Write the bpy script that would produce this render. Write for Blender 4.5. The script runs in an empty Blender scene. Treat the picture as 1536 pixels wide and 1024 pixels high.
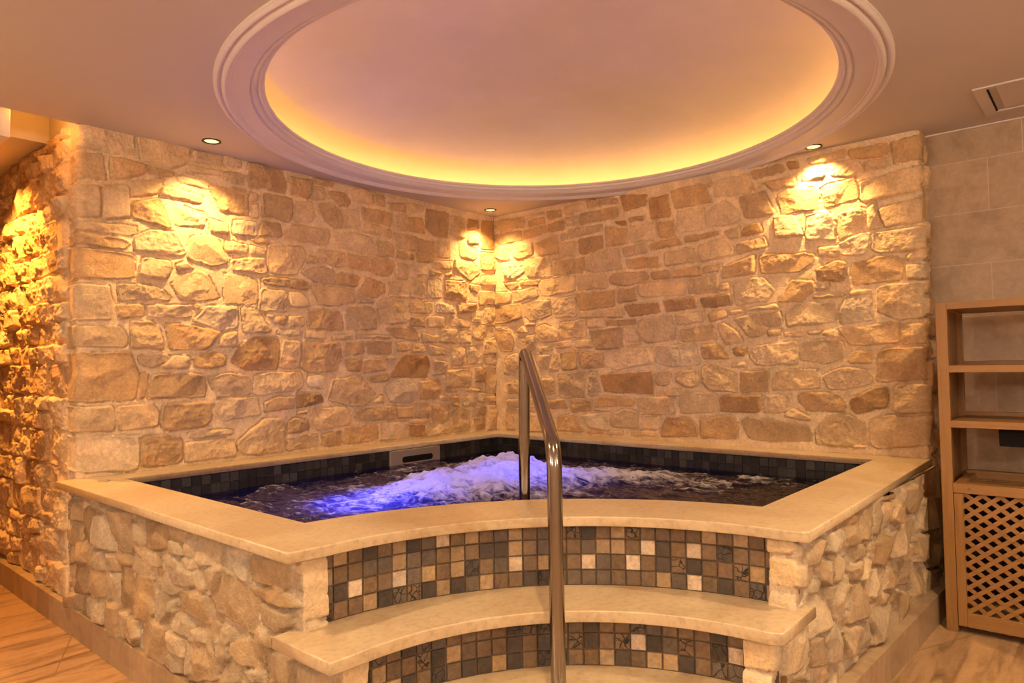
import bpy, bmesh, math, random
import numpy as np
from mathutils import Vector, Matrix

random.seed(7)
scene = bpy.context.scene
COL = scene.collection
PI = math.pi

# ---------------------------------------------------------------- traced stones (tone, then along-wall / height in mm)
LEFT = """2 2955 2415 2716 2412 2713 2296 2951 2280|2 2704 2406 2427 2408 2440 2315 2540 2266 2679 2280|2 2417 2400 2250 2402 2254 2337 2417 2334|1 2973 2262 2856 2270 2836 2148 2969 2115|1 2825 2271 2651 2270 2651 2220 2745 2172 2816 2158|1 2642 2262 2514 2258 2520 2230 2553 2217 2642 2219|2 2444 2307 2243 2318 2243 2286 2447 2265|2 2961 2105 2867 2116 2866 1953 2967 1937|2 2861 2114 2739 2141 2729 1974 2863 1947|2 2739 2167 2559 2215 2604 2113 2733 2084|2 2494 2242 2294 2233 2297 2197 2487 2202|2 2572 2173 2361 2157 2361 2104 2591 2115|1 2724 2059 2578 2104 2519 1966 2532 1944 2720 1976|2 2513 2089 2343 2062 2343 1978 2513 1974|2 2970 1925 2702 1939 2702 1887 2964 1871|2 2329 2043 2213 2018 2213 1960 2322 1960|1 3007 1849 2959 1862 2796 1872 2726 1855 2749 1810 2958 1807|3 2711 1883 2628 1934 2500 1938 2439 1830 2486 1791 2615 1803 2713 1799|2 2429 1921 2336 1947 2272 1928 2213 1799 2307 1765 2446 1802|1 3006 1789 2931 1804 2713 1792 2707 1670 2957 1633 3003 1650|2 2677 1780 2538 1785 2519 1727 2557 1667 2695 1684|2 2506 1765 2446 1785 2391 1749 2492 1729|2 2512 1707 2371 1741 2314 1704 2264 1596 2370 1568 2472 1576 2531 1645|3 3000 1617 2824 1628 2812 1566 2811 1453 2998 1439|2 2789 1638 2614 1645 2525 1592 2531 1568 2783 1552|1 2800 1532 2660 1541 2660 1473 2782 1461|3 2651 1538 2418 1555 2415 1483 2648 1473|1 2408 1559 2367 1555 2374 1527 2408 1521|3 2342 1556 2157 1556 2161 1437 2257 1413 2411 1463|2 2956 1426 2771 1426 2741 1380 2741 1322 2955 1311|2 2729 1450 2614 1458 2576 1410 2559 1305 2723 1316|1 2557 1447 2445 1448 2253 1413 2342 1310 2530 1308|2 2242 1410 2161 1416 2172 1322 2278 1328|1 2933 1287 2723 1297 2683 1172 2704 1051 2948 1050 2980 1148|2 2687 1275 2613 1288 2530 1282 2537 1249 2613 1210 2680 1236|2 2584 1216 2517 1282 2428 1275 2431 1208 2458 1201|1 2414 1275 2293 1311 2228 1276 2235 1219 2356 1200 2411 1221|1 2674 1188 2634 1187 2658 1056 2698 1051|1 2619 1177 2523 1192 2356 1172 2338 1089 2349 1048 2643 1058|2 2331 1158 2228 1188 2081 1160 2085 1051 2278 1045|1 3001 1035 2942 1032 2941 911 2994 927|2 2937 1035 2803 1028 2794 980 2799 906 2933 911|2 2780 1030 2612 1027 2583 987 2593 909 2774 907|1 2568 1025 2484 1031 2314 1026 2303 943 2341 890 2548 879 2580 915|2 2292 1018 2235 1043 2038 1039 2015 939 2249 911 2292 970|3 2989 897 2685 878 2681 712 2720 697 2988 731|1 2666 863 2586 870 2463 839 2463 732 2496 703 2666 710|2 2440 867 2220 874 2187 864 2191 836 2417 835|2 2453 818 2176 821 2169 714 2456 712|2 2243 2413 2138 2400 2138 2356 2239 2342|2 2243 2320 2115 2324 2119 2261 2236 2260|1 2100 2401 1881 2402 1844 2317 1861 2252 2092 2255|2 2084 2231 2029 2226 2033 2177 2084 2175|2 2072 2162 2033 2165 2033 2080 2084 2079|1 2329 2217 2100 2239 2092 2085 2257 2081|1 2009 2237 1814 2238 1810 2114 1831 2080 2013 2098|1 1835 2369 1681 2380 1672 2310 1704 2249 1831 2258|2 1672 2342 1575 2344 1576 2267 1672 2251|1 1663 2392 1513 2397 1523 2354 1663 2352|1 1561 2327 1436 2346 1377 2289 1407 2251 1495 2244 1557 2283|2 1797 2225 1673 2239 1659 2145 1691 2101 1797 2100|1 1645 2227 1543 2261 1466 2216 1448 2104 1525 2093 1600 2130|2 1466 2225 1316 2249 1317 2122 1433 2114|2 1416 2358 1295 2406 1211 2378 1212 2296 1367 2300|1 1201 2380 1104 2380 1104 2293 1196 2303|1 1296 2269 1038 2268 1051 2169 1286 2186|2 1291 2168 1128 2167 1139 2096 1302 2107|2 1117 2160 1045 2152 1051 2090 1134 2105|2 1849 2046 1788 2086 1553 2080 1544 2041 1563 1974 1866 1983|2 1515 2078 1235 2083 1193 2037 1199 1959 1506 1981|2 1177 2060 1052 2063 1024 2023 1030 1960 1183 1952|1 2013 2068 1891 2071 1882 1996 1908 1977 2033 1976|3 2184 2049 2045 2056 2049 1973 2191 1962|2 2235 1927 2100 1915 2100 1864 2235 1863|1 2092 1953 1981 1968 1961 1948 1973 1927 2061 1931|2 2088 1917 1994 1906 1994 1861 2088 1858|2 1973 1939 1736 1953 1719 1876 1790 1768 1957 1760 1982 1833|2 2206 1816 2146 1837 1998 1853 1974 1774 1998 1753 2198 1759|2 1710 1897 1642 1897 1643 1853 1710 1850|2 1628 1942 1429 1949 1420 1859 1478 1841 1629 1862|1 1409 1943 1247 1945 1237 1844 1400 1853|1 1215 1940 1025 1943 1031 1854 1098 1818 1227 1836|2 1755 1794 1665 1842 1517 1833 1508 1728 1666 1732|1 1498 1811 1320 1810 1320 1760 1351 1728 1508 1737|1 2022 1736 1883 1748 1720 1735 1693 1698 1711 1681 1900 1686 2014 1703|2 2243 1741 2085 1734 2034 1701 2038 1590 2085 1566 2242 1571|3 2018 1673 1867 1669 1850 1640 1854 1541 2038 1539|2 1841 1667 1702 1674 1702 1627 1653 1590 1667 1574 1833 1572|2 1684 1714 1361 1723 1352 1632 1499 1591 1630 1600|1 1269 1807 1110 1777 1105 1708 1175 1669 1336 1675 1321 1735|2 1336 1658 1197 1659 1207 1629 1332 1625|3 2142 1548 2061 1556 2006 1503 1950 1424 1974 1408 2123 1404|2 1998 1522 1933 1522 1938 1491 1982 1504|1 1925 1515 1854 1518 1859 1453 1925 1462|2 1842 1518 1734 1519 1738 1457 1842 1454|1 1711 1556 1612 1573 1480 1568 1451 1512 1452 1438 1712 1446|2 1427 1587 1218 1615 1187 1566 1183 1455 1423 1447|2 1176 1626 1111 1673 943 1675 910 1517 1013 1495 1156 1499|3 1909 1432 1756 1437 1765 1394 1925 1406|2 1738 1434 1585 1426 1576 1379 1747 1387|2 1529 1412 1383 1416 1374 1387 1529 1376|2 1353 1416 1069 1423 1064 1398 1349 1393|0 2161 1331 2077 1391 1909 1387 1893 1342 1918 1192 2123 1195 2209 1246|2 1876 1373 1765 1367 1756 1313 1774 1198 1909 1207|1 1739 1368 1481 1364 1458 1283 1492 1178 1713 1174 1761 1205|1 1438 1365 1283 1368 1283 1292 1443 1283|1 1267 1376 1053 1380 1054 1289 1263 1288|1 1439 1251 1299 1259 1310 1176 1405 1177|1 1289 1259 1126 1259 1094 1198 1105 1181 1305 1167|2 1125 1276 1015 1276 1016 1250 1093 1246|2 2066 1161 1983 1182 1757 1178 1731 1124 1766 1071 1902 1053 2062 1049|3 1713 1154 1596 1160 1563 1104 1587 1069 1713 1092|2 1540 1127 1325 1155 1192 1025 1266 953 1387 951 1578 1001|1 1254 1137 1094 1159 1078 1125 1094 1103 1233 1099|1 2003 1006 1926 1039 1805 1034 1801 965 1991 946|0 1788 1049 1615 1050 1597 986 1784 961|1 1784 942 1705 949 1710 922 1784 923|2 1687 952 1436 954 1397 911 1402 830 1652 817 1688 874|1 1844 885 1793 912 1706 875 1701 821 1844 809|2 2161 800 2007 911 1885 910 1861 848 1878 707 2108 710 2161 744|2 1852 772 1643 793 1639 714 1853 712|1 1630 799 1471 802 1467 705 1616 712|1 1451 817 1183 839 1179 712 1452 712|1 1377 901 1307 939 1030 941 1026 841 1348 854|2 1203 992 1133 998 1128 963 1192 958|1 1077 2335 923 2361 918 2289 1072 2283|2 906 2368 732 2366 757 2315 901 2292|1 732 2356 503 2356 513 2163 648 2154 747 2206|2 491 2339 328 2344 331 2177 426 2174 493 2194|0 300 2349 173 2348 167 2279 302 2255|2 1022 2260 895 2275 896 2185 926 2158 1028 2157|1 884 2268 758 2269 735 2161 885 2159|1 302 2230 174 2248 169 2158 304 2146|0 136 2364 10 2363 14 2136 148 2120|2 1040 2138 808 2133 833 2020 996 2028|1 1007 2018 904 2012 905 1958 1008 1956|0 893 2000 846 2001 846 1960 893 1959|1 814 2123 649 2117 650 2023 701 1952 828 1957|2 617 2130 500 2136 496 2012 631 2006|2 400 2149 191 2115 185 2056 250 2019 388 2043|2 676 1974 469 1996 470 1928 676 1918|2 1008 1929 894 1923 907 1814 1009 1814|3 870 1926 726 1941 708 1868 847 1851|2 442 2018 250 2009 151 1939 281 1858 457 1939|1 170 2098 -16 2109 -35 1957 151 1959|2 152 1909 -58 1938 -56 1835 168 1838|2 701 1906 588 1908 589 1870 702 1860|1 549 1902 471 1904 478 1870 550 1869|2 859 1836 739 1847 747 1690 873 1691|3 721 1849 589 1842 585 1710 729 1691|1 550 1845 323 1855 311 1709 448 1690 565 1711|2 295 1837 168 1838 183 1767 282 1789|2 1077 1782 895 1797 884 1726 1077 1717|2 1077 1704 884 1708 891 1681 1056 1688|2 183 1786 -10 1811 23 1696 185 1677|2 897 1663 667 1668 662 1612 718 1582 898 1582|3 630 1679 475 1660 449 1599 643 1590|1 421 1692 213 1695 214 1626 422 1596|2 127 1660 8 1677 4 1514 130 1520|1 886 1560 743 1567 738 1485 887 1488|2 724 1568 554 1575 556 1491 719 1485|2 502 1578 286 1548 287 1499 503 1502|2 279 1578 158 1584 159 1539 273 1539|1 1123 1472 840 1481 794 1392 841 1382 1036 1405 1080 1438|2 781 1447 608 1423 621 1372 782 1374|2 594 1480 424 1485 426 1370 609 1377|2 397 1477 274 1461 275 1373 413 1370|2 259 1520 115 1525 87 1466 161 1394 261 1412|2 132 1425 -2 1428 -7 1295 149 1295|2 1031 1374 888 1377 883 1319 1015 1304|2 871 1368 739 1366 734 1306 878 1301|2 721 1366 545 1331 546 1284 710 1283|2 480 1341 345 1342 361 1207 495 1208|3 331 1352 148 1355 136 1225 320 1216|0 936 1283 722 1283 698 1219 737 1119 1072 1135 1016 1221|2 679 1256 534 1237 535 1152 675 1136|3 1127 1059 1062 1109 903 1127 833 1067 834 987 882 944 1074 963|2 1213 978 1149 1017 1123 1008 1128 957 1203 956|1 809 1103 612 1107 601 995 640 960 811 977|2 560 1171 293 1187 266 1118 309 1042 562 1040|1 236 1196 122 1175 124 1076 239 1079|2 113 1265 -44 1275 -43 1204 121 1215|2 114 1185 -42 1173 -39 1010 37 973 118 986|2 563 1031 432 1027 432 1008 550 1012|2 337 1033 183 1028 183 998 324 999|1 505 982 406 978 407 892 500 906|2 379 977 227 961 228 892 380 900|2 608 986 525 983 525 945 602 949|1 1019 929 871 922 871 846 1020 847|2 853 943 702 935 704 831 854 849|1 684 935 513 917 514 795 680 797|2 500 859 407 892 299 847 294 712 463 706|1 228 892 127 887 122 817 229 814|1 272 807 129 803 131 709 245 708|1 111 966 -53 959 -52 908 112 916|2 105 896 -36 888 -32 696 109 697|3 1162 831 918 831 914 708 1168 709|0 901 795 753 784 754 698 896 715|2 895 839 728 828 741 792 884 802|2 735 783 489 774 483 708 742 702|2 212 999 125 996 127 907 213 921"""
RIGHT = """1 54 2366 332 2354 331 2275 79 2271|2 326 2365 409 2372 440 2337 357 2330|2 446 2366 521 2364 520 2335 452 2340|1 539 2361 688 2356 687 2299 556 2291|2 712 2371 883 2370 910 2320 745 2300 705 2325|1 894 2378 1004 2377 1003 2323 921 2323|1 1015 2375 1162 2359 1172 2322 1014 2321|0 1189 2372 1402 2343 1400 2266 1221 2252|1 357 2316 520 2325 531 2275 369 2270|1 52 2259 292 2256 303 2175 57 2162|1 311 2248 543 2259 542 2201 316 2173|1 549 2263 710 2272 714 2191 554 2200|2 710 2286 831 2286 829 2226 732 2222|1 848 2293 1035 2300 1043 2213 846 2214|1 1045 2298 1171 2300 1190 2230 1054 2215|2 743 2197 1032 2192 1042 2141 765 2128 736 2151|0 1138 2198 1230 2193 1239 2148 1148 2179|1 1251 2203 1389 2204 1379 2171 1260 2171|2 50 2152 178 2151 169 2037 75 2037 35 2093|2 198 2144 404 2142 409 2049 261 2026 203 2053|1 417 2136 649 2172 658 2029 465 2032 416 2077|2 667 2170 731 2175 742 2122 672 2122|2 683 2101 821 2102 819 1987 657 2001|1 827 2111 1041 2118 1044 2019 864 1991 831 2018|1 1058 2170 1249 2133 1247 2024 1071 2029|2 1260 2149 1469 2148 1466 2017 1267 2030|3 88 2026 300 2012 324 1931 206 1873 113 1892|2 319 2020 574 2020 589 1861 348 1874 324 1921|2 598 2007 669 1999 669 1980 597 1984|1 603 1969 886 1974 884 1883 861 1857 607 1869|2 896 1946 952 2003 1175 2011 1202 1859 971 1851 889 1882|2 1200 2008 1394 2014 1402 1940 1214 1936|1 1224 1918 1478 1914 1490 1837 1243 1854|1 92 1863 251 1859 250 1809 165 1791|2 265 1862 461 1854 460 1810 270 1812|2 448 1811 485 1847 793 1846 796 1734 483 1722|2 815 1844 1077 1836 1080 1733 813 1737|1 1098 1816 1140 1834 1399 1821 1407 1760 1219 1734 1097 1763|2 191 1784 435 1803 458 1724 189 1695|1 36 1797 184 1780 176 1695 41 1685|1 779 1717 1137 1715 1134 1600 833 1593|1 1158 1713 1299 1723 1312 1627 1150 1621|1 48 1674 281 1688 298 1569 173 1536 39 1543|2 293 1677 395 1699 567 1686 577 1572 380 1535 304 1578|2 627 1692 790 1707 809 1549 612 1551 584 1638|2 821 1585 1040 1580 1049 1530 831 1538|2 1056 1579 1196 1583 1194 1522 1060 1525|0 1201 1605 1470 1607 1487 1534 1245 1523|2 659 1515 887 1531 889 1394 656 1398|2 898 1525 1044 1522 1037 1460 896 1462|1 1049 1508 1294 1508 1298 1464 1048 1468|2 416 1480 503 1514 646 1460 644 1375 537 1365 415 1402|2 224 1469 290 1510 353 1453 237 1448|2 316 1528 417 1528 416 1499 315 1499|2 217 1429 415 1436 419 1325 362 1297 216 1350|1 38 1497 172 1491 210 1410 182 1312 62 1315|2 438 1324 584 1353 583 1311 450 1295|2 609 1376 749 1381 765 1334 607 1320|2 771 1375 917 1384 942 1320 793 1319|1 907 1443 1193 1456 1199 1312 969 1301|2 1213 1451 1293 1439 1335 1351 1215 1351|2 1215 1338 1329 1338 1329 1317 1215 1320|2 101 1263 234 1305 258 1192 192 1143 113 1193|2 393 1277 559 1283 532 1160 447 1180|2 558 1236 607 1301 642 1272 628 1155 532 1146|1 648 1291 815 1305 818 1167 663 1155|1 832 1295 1022 1282 1041 1183 829 1167|3 1059 1290 1406 1311 1432 1204 1124 1156 1052 1183|3 86 1173 166 1143 152 1118 85 1133|2 111 1053 211 1093 319 1035 318 977 123 984|2 464 1094 603 1103 601 991 492 970|2 621 1122 845 1154 878 1112 874 963 635 958|2 900 1140 977 1157 995 1023 973 974 891 977|0 997 1130 1412 1150 1427 994 1027 1006|2 115 934 227 946 405 940 404 882 121 869|1 522 942 682 945 709 881 538 871|1 733 937 918 950 922 869 743 850|1 934 933 994 974 1271 970 1275 915 938 897|2 938 892 1097 884 1086 870 938 870|2 107 854 213 862 210 699 104 694|2 315 850 465 826 474 703 325 691|1 609 822 771 846 858 714 607 710|3 838 840 1065 865 1052 732 892 751|2 1086 857 1200 895 1308 873 1306 762 1094 761 1064 803|1 875 732 1010 739 1020 713 880 706|2 1036 740 1176 739 1175 708 1041 710|0 1418 2308 1556 2314 1584 2163 1429 2161|1 1579 2339 1815 2337 1863 2212 1603 2201|2 1875 2342 2111 2352 2107 2221 1897 2230 1873 2270|1 2115 2359 2316 2364 2314 2308 2129 2302|0 2324 2370 2389 2363 2409 2315 2344 2313|1 1823 2336 1866 2344 1870 2311 1840 2304|2 1626 2189 1811 2188 1799 2040 1622 2049|2 1827 2157 1946 2210 2056 2097 2023 2048 1816 2054|1 2035 2210 2192 2225 2256 2074 2134 2062 2072 2072|2 2120 2272 2179 2281 2178 2247 2123 2237|1 2190 2275 2379 2284 2384 2216 2237 2213|1 1476 2137 1597 2136 1608 2030 1483 2034|1 1666 2018 1908 2025 1916 1992 1674 1976|2 1933 2013 2039 2030 2037 1960 1980 1952|0 2054 2020 2157 2043 2178 1972 2045 1963|1 1411 2001 1631 2023 1656 1970 1424 1953|2 1518 1937 1744 1942 1755 1843 1525 1840|2 1757 1949 1940 1977 1995 1903 1986 1857 1785 1836|2 2004 1925 2192 1947 2206 1884 2018 1857|1 1905 1748 1935 1800 2128 1848 2125 1730 1917 1719|1 1421 1812 1562 1819 1560 1752 1429 1761|1 1580 1805 1775 1817 1778 1752 1578 1755|2 1792 1807 1919 1817 1918 1770 1791 1763|2 1322 1745 1438 1751 1659 1731 1666 1640 1359 1643 1320 1667|2 1682 1737 1892 1749 1894 1638 1692 1642|2 1899 1693 1969 1698 1964 1648 1898 1641|3 1981 1693 2170 1706 2243 1624 2204 1560 2002 1551|0 1506 1619 1744 1622 1751 1552 1527 1534|0 1766 1616 1971 1624 1978 1553 1786 1542|2 1591 1513 1794 1525 1800 1453 1598 1447|2 1819 1516 1936 1532 1943 1477 1834 1451|2 1952 1519 2057 1528 2052 1501 1960 1488|3 2065 1524 2249 1545 2270 1510 2064 1508|2 1311 1496 1573 1523 1605 1356 1380 1335 1323 1392|2 1615 1421 1842 1439 1873 1346 1640 1334|2 1876 1433 1967 1468 2005 1396 2114 1330 1930 1305|2 1975 1471 2142 1496 2176 1365 2083 1342|2 2149 1488 2269 1495 2282 1435 2259 1403 2177 1410|2 2184 1395 2270 1391 2265 1350 2191 1353|3 1442 1320 1728 1323 1755 1190 1564 1172 1449 1202|1 1762 1310 1864 1323 1957 1242 1952 1222 1777 1222|0 1962 1288 2062 1293 2057 1240 1985 1237|2 1960 1203 2060 1205 2055 1167 1967 1168|2 2069 1239 2113 1299 2359 1321 2362 1182 2117 1178|2 1433 1135 1545 1151 1552 1069 1506 1048 1440 1060|2 1575 1085 1609 1151 1741 1158 1738 1053 1668 1041|2 1763 1166 1819 1197 1967 1164 2007 1140 2003 1017 1823 1022 1757 1086|1 2019 1148 2193 1154 2182 1019 2011 1017|2 1440 1026 1623 1032 1613 983 1438 984|2 1289 964 1333 982 1577 978 1575 880 1547 866 1311 863|2 1594 946 1641 1028 1873 1000 1870 890 1620 877|0 1880 984 1914 1004 2143 1004 2141 914 2117 894 1886 894|2 2154 966 2174 1012 2321 1007 2320 963 2275 903 2155 895|3 1330 838 1463 851 1452 763 1328 761|2 1244 744 1442 754 1441 721 1243 710|0 1466 768 1510 845 1664 858 1732 789 1721 732 1469 714|1 1742 853 1967 877 1998 832 1988 732 1747 726|1 2006 840 2055 873 2331 846 2422 822 2427 743 2158 727 2067 736|2 2267 888 2326 934 2437 880 2430 865 2310 867|1 2262 2165 2330 2213 2507 2188 2510 2064 2296 2062|2 2244 2062 2362 2051 2422 1917 2248 1933|1 2435 2359 2553 2374 2660 2379 2658 2323 2469 2319|1 2666 2364 2868 2368 2869 2299 2766 2290 2671 2317|1 2877 2365 2987 2374 3016 2354 3012 2241 2888 2240|2 2741 2285 2860 2291 2870 2231 2746 2231|2 2412 2309 2544 2304 2546 2239 2413 2235|2 2551 2310 2703 2314 2740 2243 2687 2208 2563 2243|2 2719 2177 2983 2221 3005 2196 2996 2085 2747 2054 2716 2080|1 2513 2180 2555 2201 2700 2202 2716 2087 2537 2060|3 2426 2041 2544 2052 2589 1995 2585 1874 2428 1895|2 2596 2015 2721 2044 2752 2025 2755 1914 2599 1872|2 2746 2019 2797 2052 2823 1911 2755 1900|2 2808 2016 3001 2051 3002 1912 2836 1909|2 2773 1890 3002 1898 2997 1767 2807 1769 2767 1795|1 2148 1855 2246 1843 2449 1863 2481 1779 2388 1716 2159 1724|1 2252 1550 2337 1677 2463 1658 2462 1593 2390 1541 2252 1550|3 2585 1846 2697 1894 2761 1899 2758 1796 2726 1772 2622 1781|2 2490 1843 2611 1842 2609 1772 2488 1793|1 2479 1722 2596 1766 2641 1747 2631 1635 2477 1657|1 2667 1737 2813 1762 2923 1736 2920 1616 2669 1611 2659 1689|2 2933 1761 3003 1776 3004 1713 2938 1717|3 2928 1702 3015 1699 3012 1607 2934 1614|2 2470 1643 2545 1636 2544 1601 2469 1593|2 2454 1572 2630 1583 2632 1551 2453 1550|2 2646 1585 2758 1589 2757 1562 2648 1550|2 2783 1587 2845 1609 3015 1597 3012 1424 2887 1408 2785 1457|2 2294 1473 2354 1536 2575 1524 2572 1414 2307 1399|3 2587 1484 2622 1545 2750 1542 2771 1417 2598 1402|2 2584 1378 2887 1404 2889 1290 2647 1278|2 2898 1384 3020 1397 3016 1280 2898 1280|2 2284 1370 2400 1380 2406 1343 2291 1340|2 2413 1372 2490 1375 2489 1354 2420 1350|2 2496 1368 2577 1371 2596 1321 2496 1347|2 2368 1286 2481 1326 2608 1307 2609 1216 2525 1182 2373 1206|2 2202 1083 2249 1150 2470 1156 2473 1041 2208 1031|1 2629 1224 2672 1254 2754 1249 2752 1181 2637 1182|1 2779 1248 2822 1267 2999 1269 3022 1093 2767 1085|2 2489 1113 2591 1169 2694 1161 2762 1119 2748 1072 2613 1039 2521 1042|1 2343 1003 2389 1030 2587 1015 2618 959 2610 917 2400 918|0 2631 988 2767 1062 2828 1052 2825 951 2668 906 2636 932|2 2852 1052 2888 1079 3016 1073 3011 924 2848 915|2 2439 812 2503 886 2610 910 2717 866 2720 751 2624 724 2450 727|2 2734 894 2823 911 3010 911 3009 762 2756 726 2726 758|2 2637 739 2720 740 2713 723 2640 718"""
TUBL = """1 16 593 214 612 203 528 32 514|0 228 579 289 604 375 576 365 449 218 443|2 338 626 556 632 556 604 350 611|2 386 573 556 604 580 486 591 460 447 449 377 463|1 556 632 784 637 815 530 786 476 675 474 579 558|2 814 602 927 614 923 532 815 538|0 936 626 1068 630 1127 624 1136 562 1043 530 937 527|1 1135 632 1274 635 1255 595 1135 608|2 813 633 926 636 927 618 833 612|1 6 465 179 489 181 398 7 415|1 193 435 341 449 343 357 208 354|1 7 406 168 391 195 352 38 303|2 354 426 493 440 494 359 355 359|2 504 434 634 447 635 380 517 367|1 645 457 776 475 767 429 666 417|2 805 521 919 528 910 482 806 491|2 786 476 965 480 974 409 787 415|2 928 518 1043 519 1044 469 938 465|2 1061 525 1144 560 1225 518 1275 453 1087 438|0 157 333 320 348 316 229 166 203|1 332 348 483 357 485 247 335 216|2 494 351 635 368 647 331 658 259 584 247 496 253|0 656 408 767 420 816 402 818 255 760 239 669 242|1 816 406 956 406 993 333 817 349|1 23 164 156 189 151 127 24 109|2 270 202 413 225 368 124 271 127|2 413 208 493 209 484 130 392 129|1 504 236 665 250 657 119 604 110 506 119|2 676 237 747 233 718 134 667 122|1 814 349 899 351 972 326 999 285 919 249 825 235|1 727 209 815 244 891 246 845 172 902 131 807 122 728 144|1 909 250 955 275 1026 270 1144 262 1144 200 1112 136 1061 122 938 126 901 164|2 1016 371 1059 387 1167 385 1135 350 1144 265 1043 263 999 296|2 980 415 1092 436 1215 425 1159 390 1033 389|2 1151 322 1200 333 1315 319 1308 297 1278 270 1176 276|3 1143 369 1191 383 1184 336 1143 335|2 1135 260 1278 260 1263 203 1160 197|2 1128 175 1177 198 1263 200 1278 149 1177 126 1128 133|2 1285 285 1377 288 1389 180 1286 151|2 1152 588 1232 587 1248 548 1153 543|2 1271 613 1339 616 1339 547 1279 553|2 1353 622 1501 625 1508 554 1375 540 1350 552|3 1521 616 1655 613 1698 585 1698 540 1612 542 1528 545|2 1528 626 1618 635 1698 623 1692 613 1541 613|1 1722 627 1802 632 1916 626 1910 559 1852 553 1722 550 1704 583|0 1716 546 1841 545 1905 555 1967 521 1931 516 1796 510 1727 522|2 1153 529 1368 545 1376 527 1256 496|2 1095 505 1161 510 1317 503 1332 460 1272 443 1112 434|3 1317 503 1383 522 1390 458 1354 451|2 1397 528 1521 553 1515 527 1454 448 1419 444|1 1202 414 1325 438 1398 424 1419 345 1369 346 1210 361|1 1474 500 1528 548 1698 534 1774 511 1779 457 1727 387 1680 393 1554 398 1488 414 1460 450|1 1791 497 1864 503 1979 498 1940 470 1934 445 1888 432 1797 441|2 1519 359 1598 371 1612 348 1563 308 1526 306|2 1316 312 1412 317 1420 290 1365 284|1 1283 263 1420 290 1482 246 1497 187 1300 132 1266 189|2 1444 292 1511 309 1584 314 1584 280 1541 244 1497 250|1 1598 331 1674 366 1791 369 1772 297 1667 281 1591 302|2 1746 413 1852 419 1846 377 1740 376|1 1791 356 1968 374 1967 313 1815 270|2 1555 258 1640 281 1674 270 1633 218 1519 186|2 1633 259 1784 294 1797 265 1633 218|2 1979 368 2126 370 2131 349 1978 305"""
TUBR = """2 1982 654 1920 638 1915 581 1988 590|2 1901 616 1808 636 1726 620 1766 584 1816 558 1904 578|2 1712 636 1556 622 1531 593 1643 561 1718 581|1 1710 650 1537 666 1548 632 1736 644|0 1523 663 1359 665 1365 619 1527 628|1 1528 620 1381 614 1387 561 1420 543 1535 560|1 1344 658 1178 662 1180 516 1358 547|1 1144 656 1056 638 1062 589 1107 529 1160 534|1 1019 628 903 614 971 559 1038 562|1 1014 669 918 655 941 630 1054 647|1 905 605 759 597 749 520 876 523 932 552|1 731 637 521 633 402 590 541 516 679 534 741 569|1 383 549 108 519 67 419 275 393 456 422|1 1451 533 1297 526 1268 495 1427 487|0 1200 498 1000 494 990 428 1070 395 1209 430|1 963 478 860 492 638 506 612 445 747 386 955 397|1 605 418 333 377 351 276 575 304|2 316 318 35 262 80 190 333 224|1 1792 564 1683 547 1651 491 1716 472 1786 508|2 1657 557 1540 516 1515 486 1588 452 1640 469|1 1488 472 1367 474 1405 416 1463 434|2 1336 471 1240 454 1277 420 1390 413|2 1310 419 1090 390 1083 307 1191 303 1305 329|1 1054 377 884 329 971 284 1083 307|1 858 361 643 324 703 237 851 268|1 629 270 435 247 479 141 622 167|1 414 220 115 163 101 79 281 52 433 108|2 2104 609 1828 556 1819 528 1889 510 2032 549|3 1870 477 1732 438 1688 377 1693 334 1904 350 1939 440|3 1855 512 1775 500 1813 469 1858 481|2 1693 454 1549 433 1510 400 1575 327 1653 349|1 1494 416 1345 395 1312 273 1509 292|2 1294 290 1088 265 909 162 936 113 1090 122 1212 142 1299 253|0 897 244 731 202 725 101 897 102|1 711 187 430 125 464 81 660 78|2 2081 434 1972 428 1921 400 1900 280 2092 308|3 2173 445 2101 427 2100 327 2180 348|1 1872 340 1757 320 1741 231 1857 255|2 1667 341 1589 323 1590 192 1693 215 1735 294|1 1579 285 1423 263 1435 169 1521 181|2 1393 263 1284 236 1311 155 1389 171|2 1291 183 1139 164 1213 133 1279 150|2 2025 285 1943 280 1858 245 1872 223 2026 277|1 1291 310 1120 301 937 245 979 228 1228 280"""
P_DL = 68.0; P_FRONT = 122.0; P_BLUE = 42.0; EXPOSURE = 0.46; P_LED = 11.5; P_GLOBE = 118.0; P_COR = 200.0; DOME_H = 0.30

# ================================================================= helpers
def tag(o, label=None, cat=None, group=None, kind=None):
    if label: o['label'] = label
    if cat: o['category'] = cat
    if group: o['group'] = group
    if kind: o['kind'] = kind
    return o

def link(o, parent=None):
    COL.objects.link(o)
    if parent: o.parent = parent
    return o

def thing(name, label, cat, loc=(0, 0, 0), group=None):
    o = bpy.data.objects.new(name, None)
    o.empty_display_size = 0.1
    link(o)
    o.location = loc
    return tag(o, label, cat, group)

def mesh_obj(name, verts, faces, mat, parent=None, smooth=False, world=True):
    """verts are world coordinates; a parent is assumed unrotated"""
    off = Vector(parent_loc(parent)) if parent else Vector((0, 0, 0))
    me = bpy.data.meshes.new(name)
    me.from_pydata([tuple(Vector(v) - off) for v in verts], [], faces)
    me.update()
    o = bpy.data.objects.new(name, me)
    if mat: me.materials.append(mat)
    if smooth:
        for p in me.polygons: p.use_smooth = True
    link(o, parent)
    return o

def parent_loc(p):
    v = Vector((0, 0, 0))
    while p:
        v += p.location; p = p.parent
    return v

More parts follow.
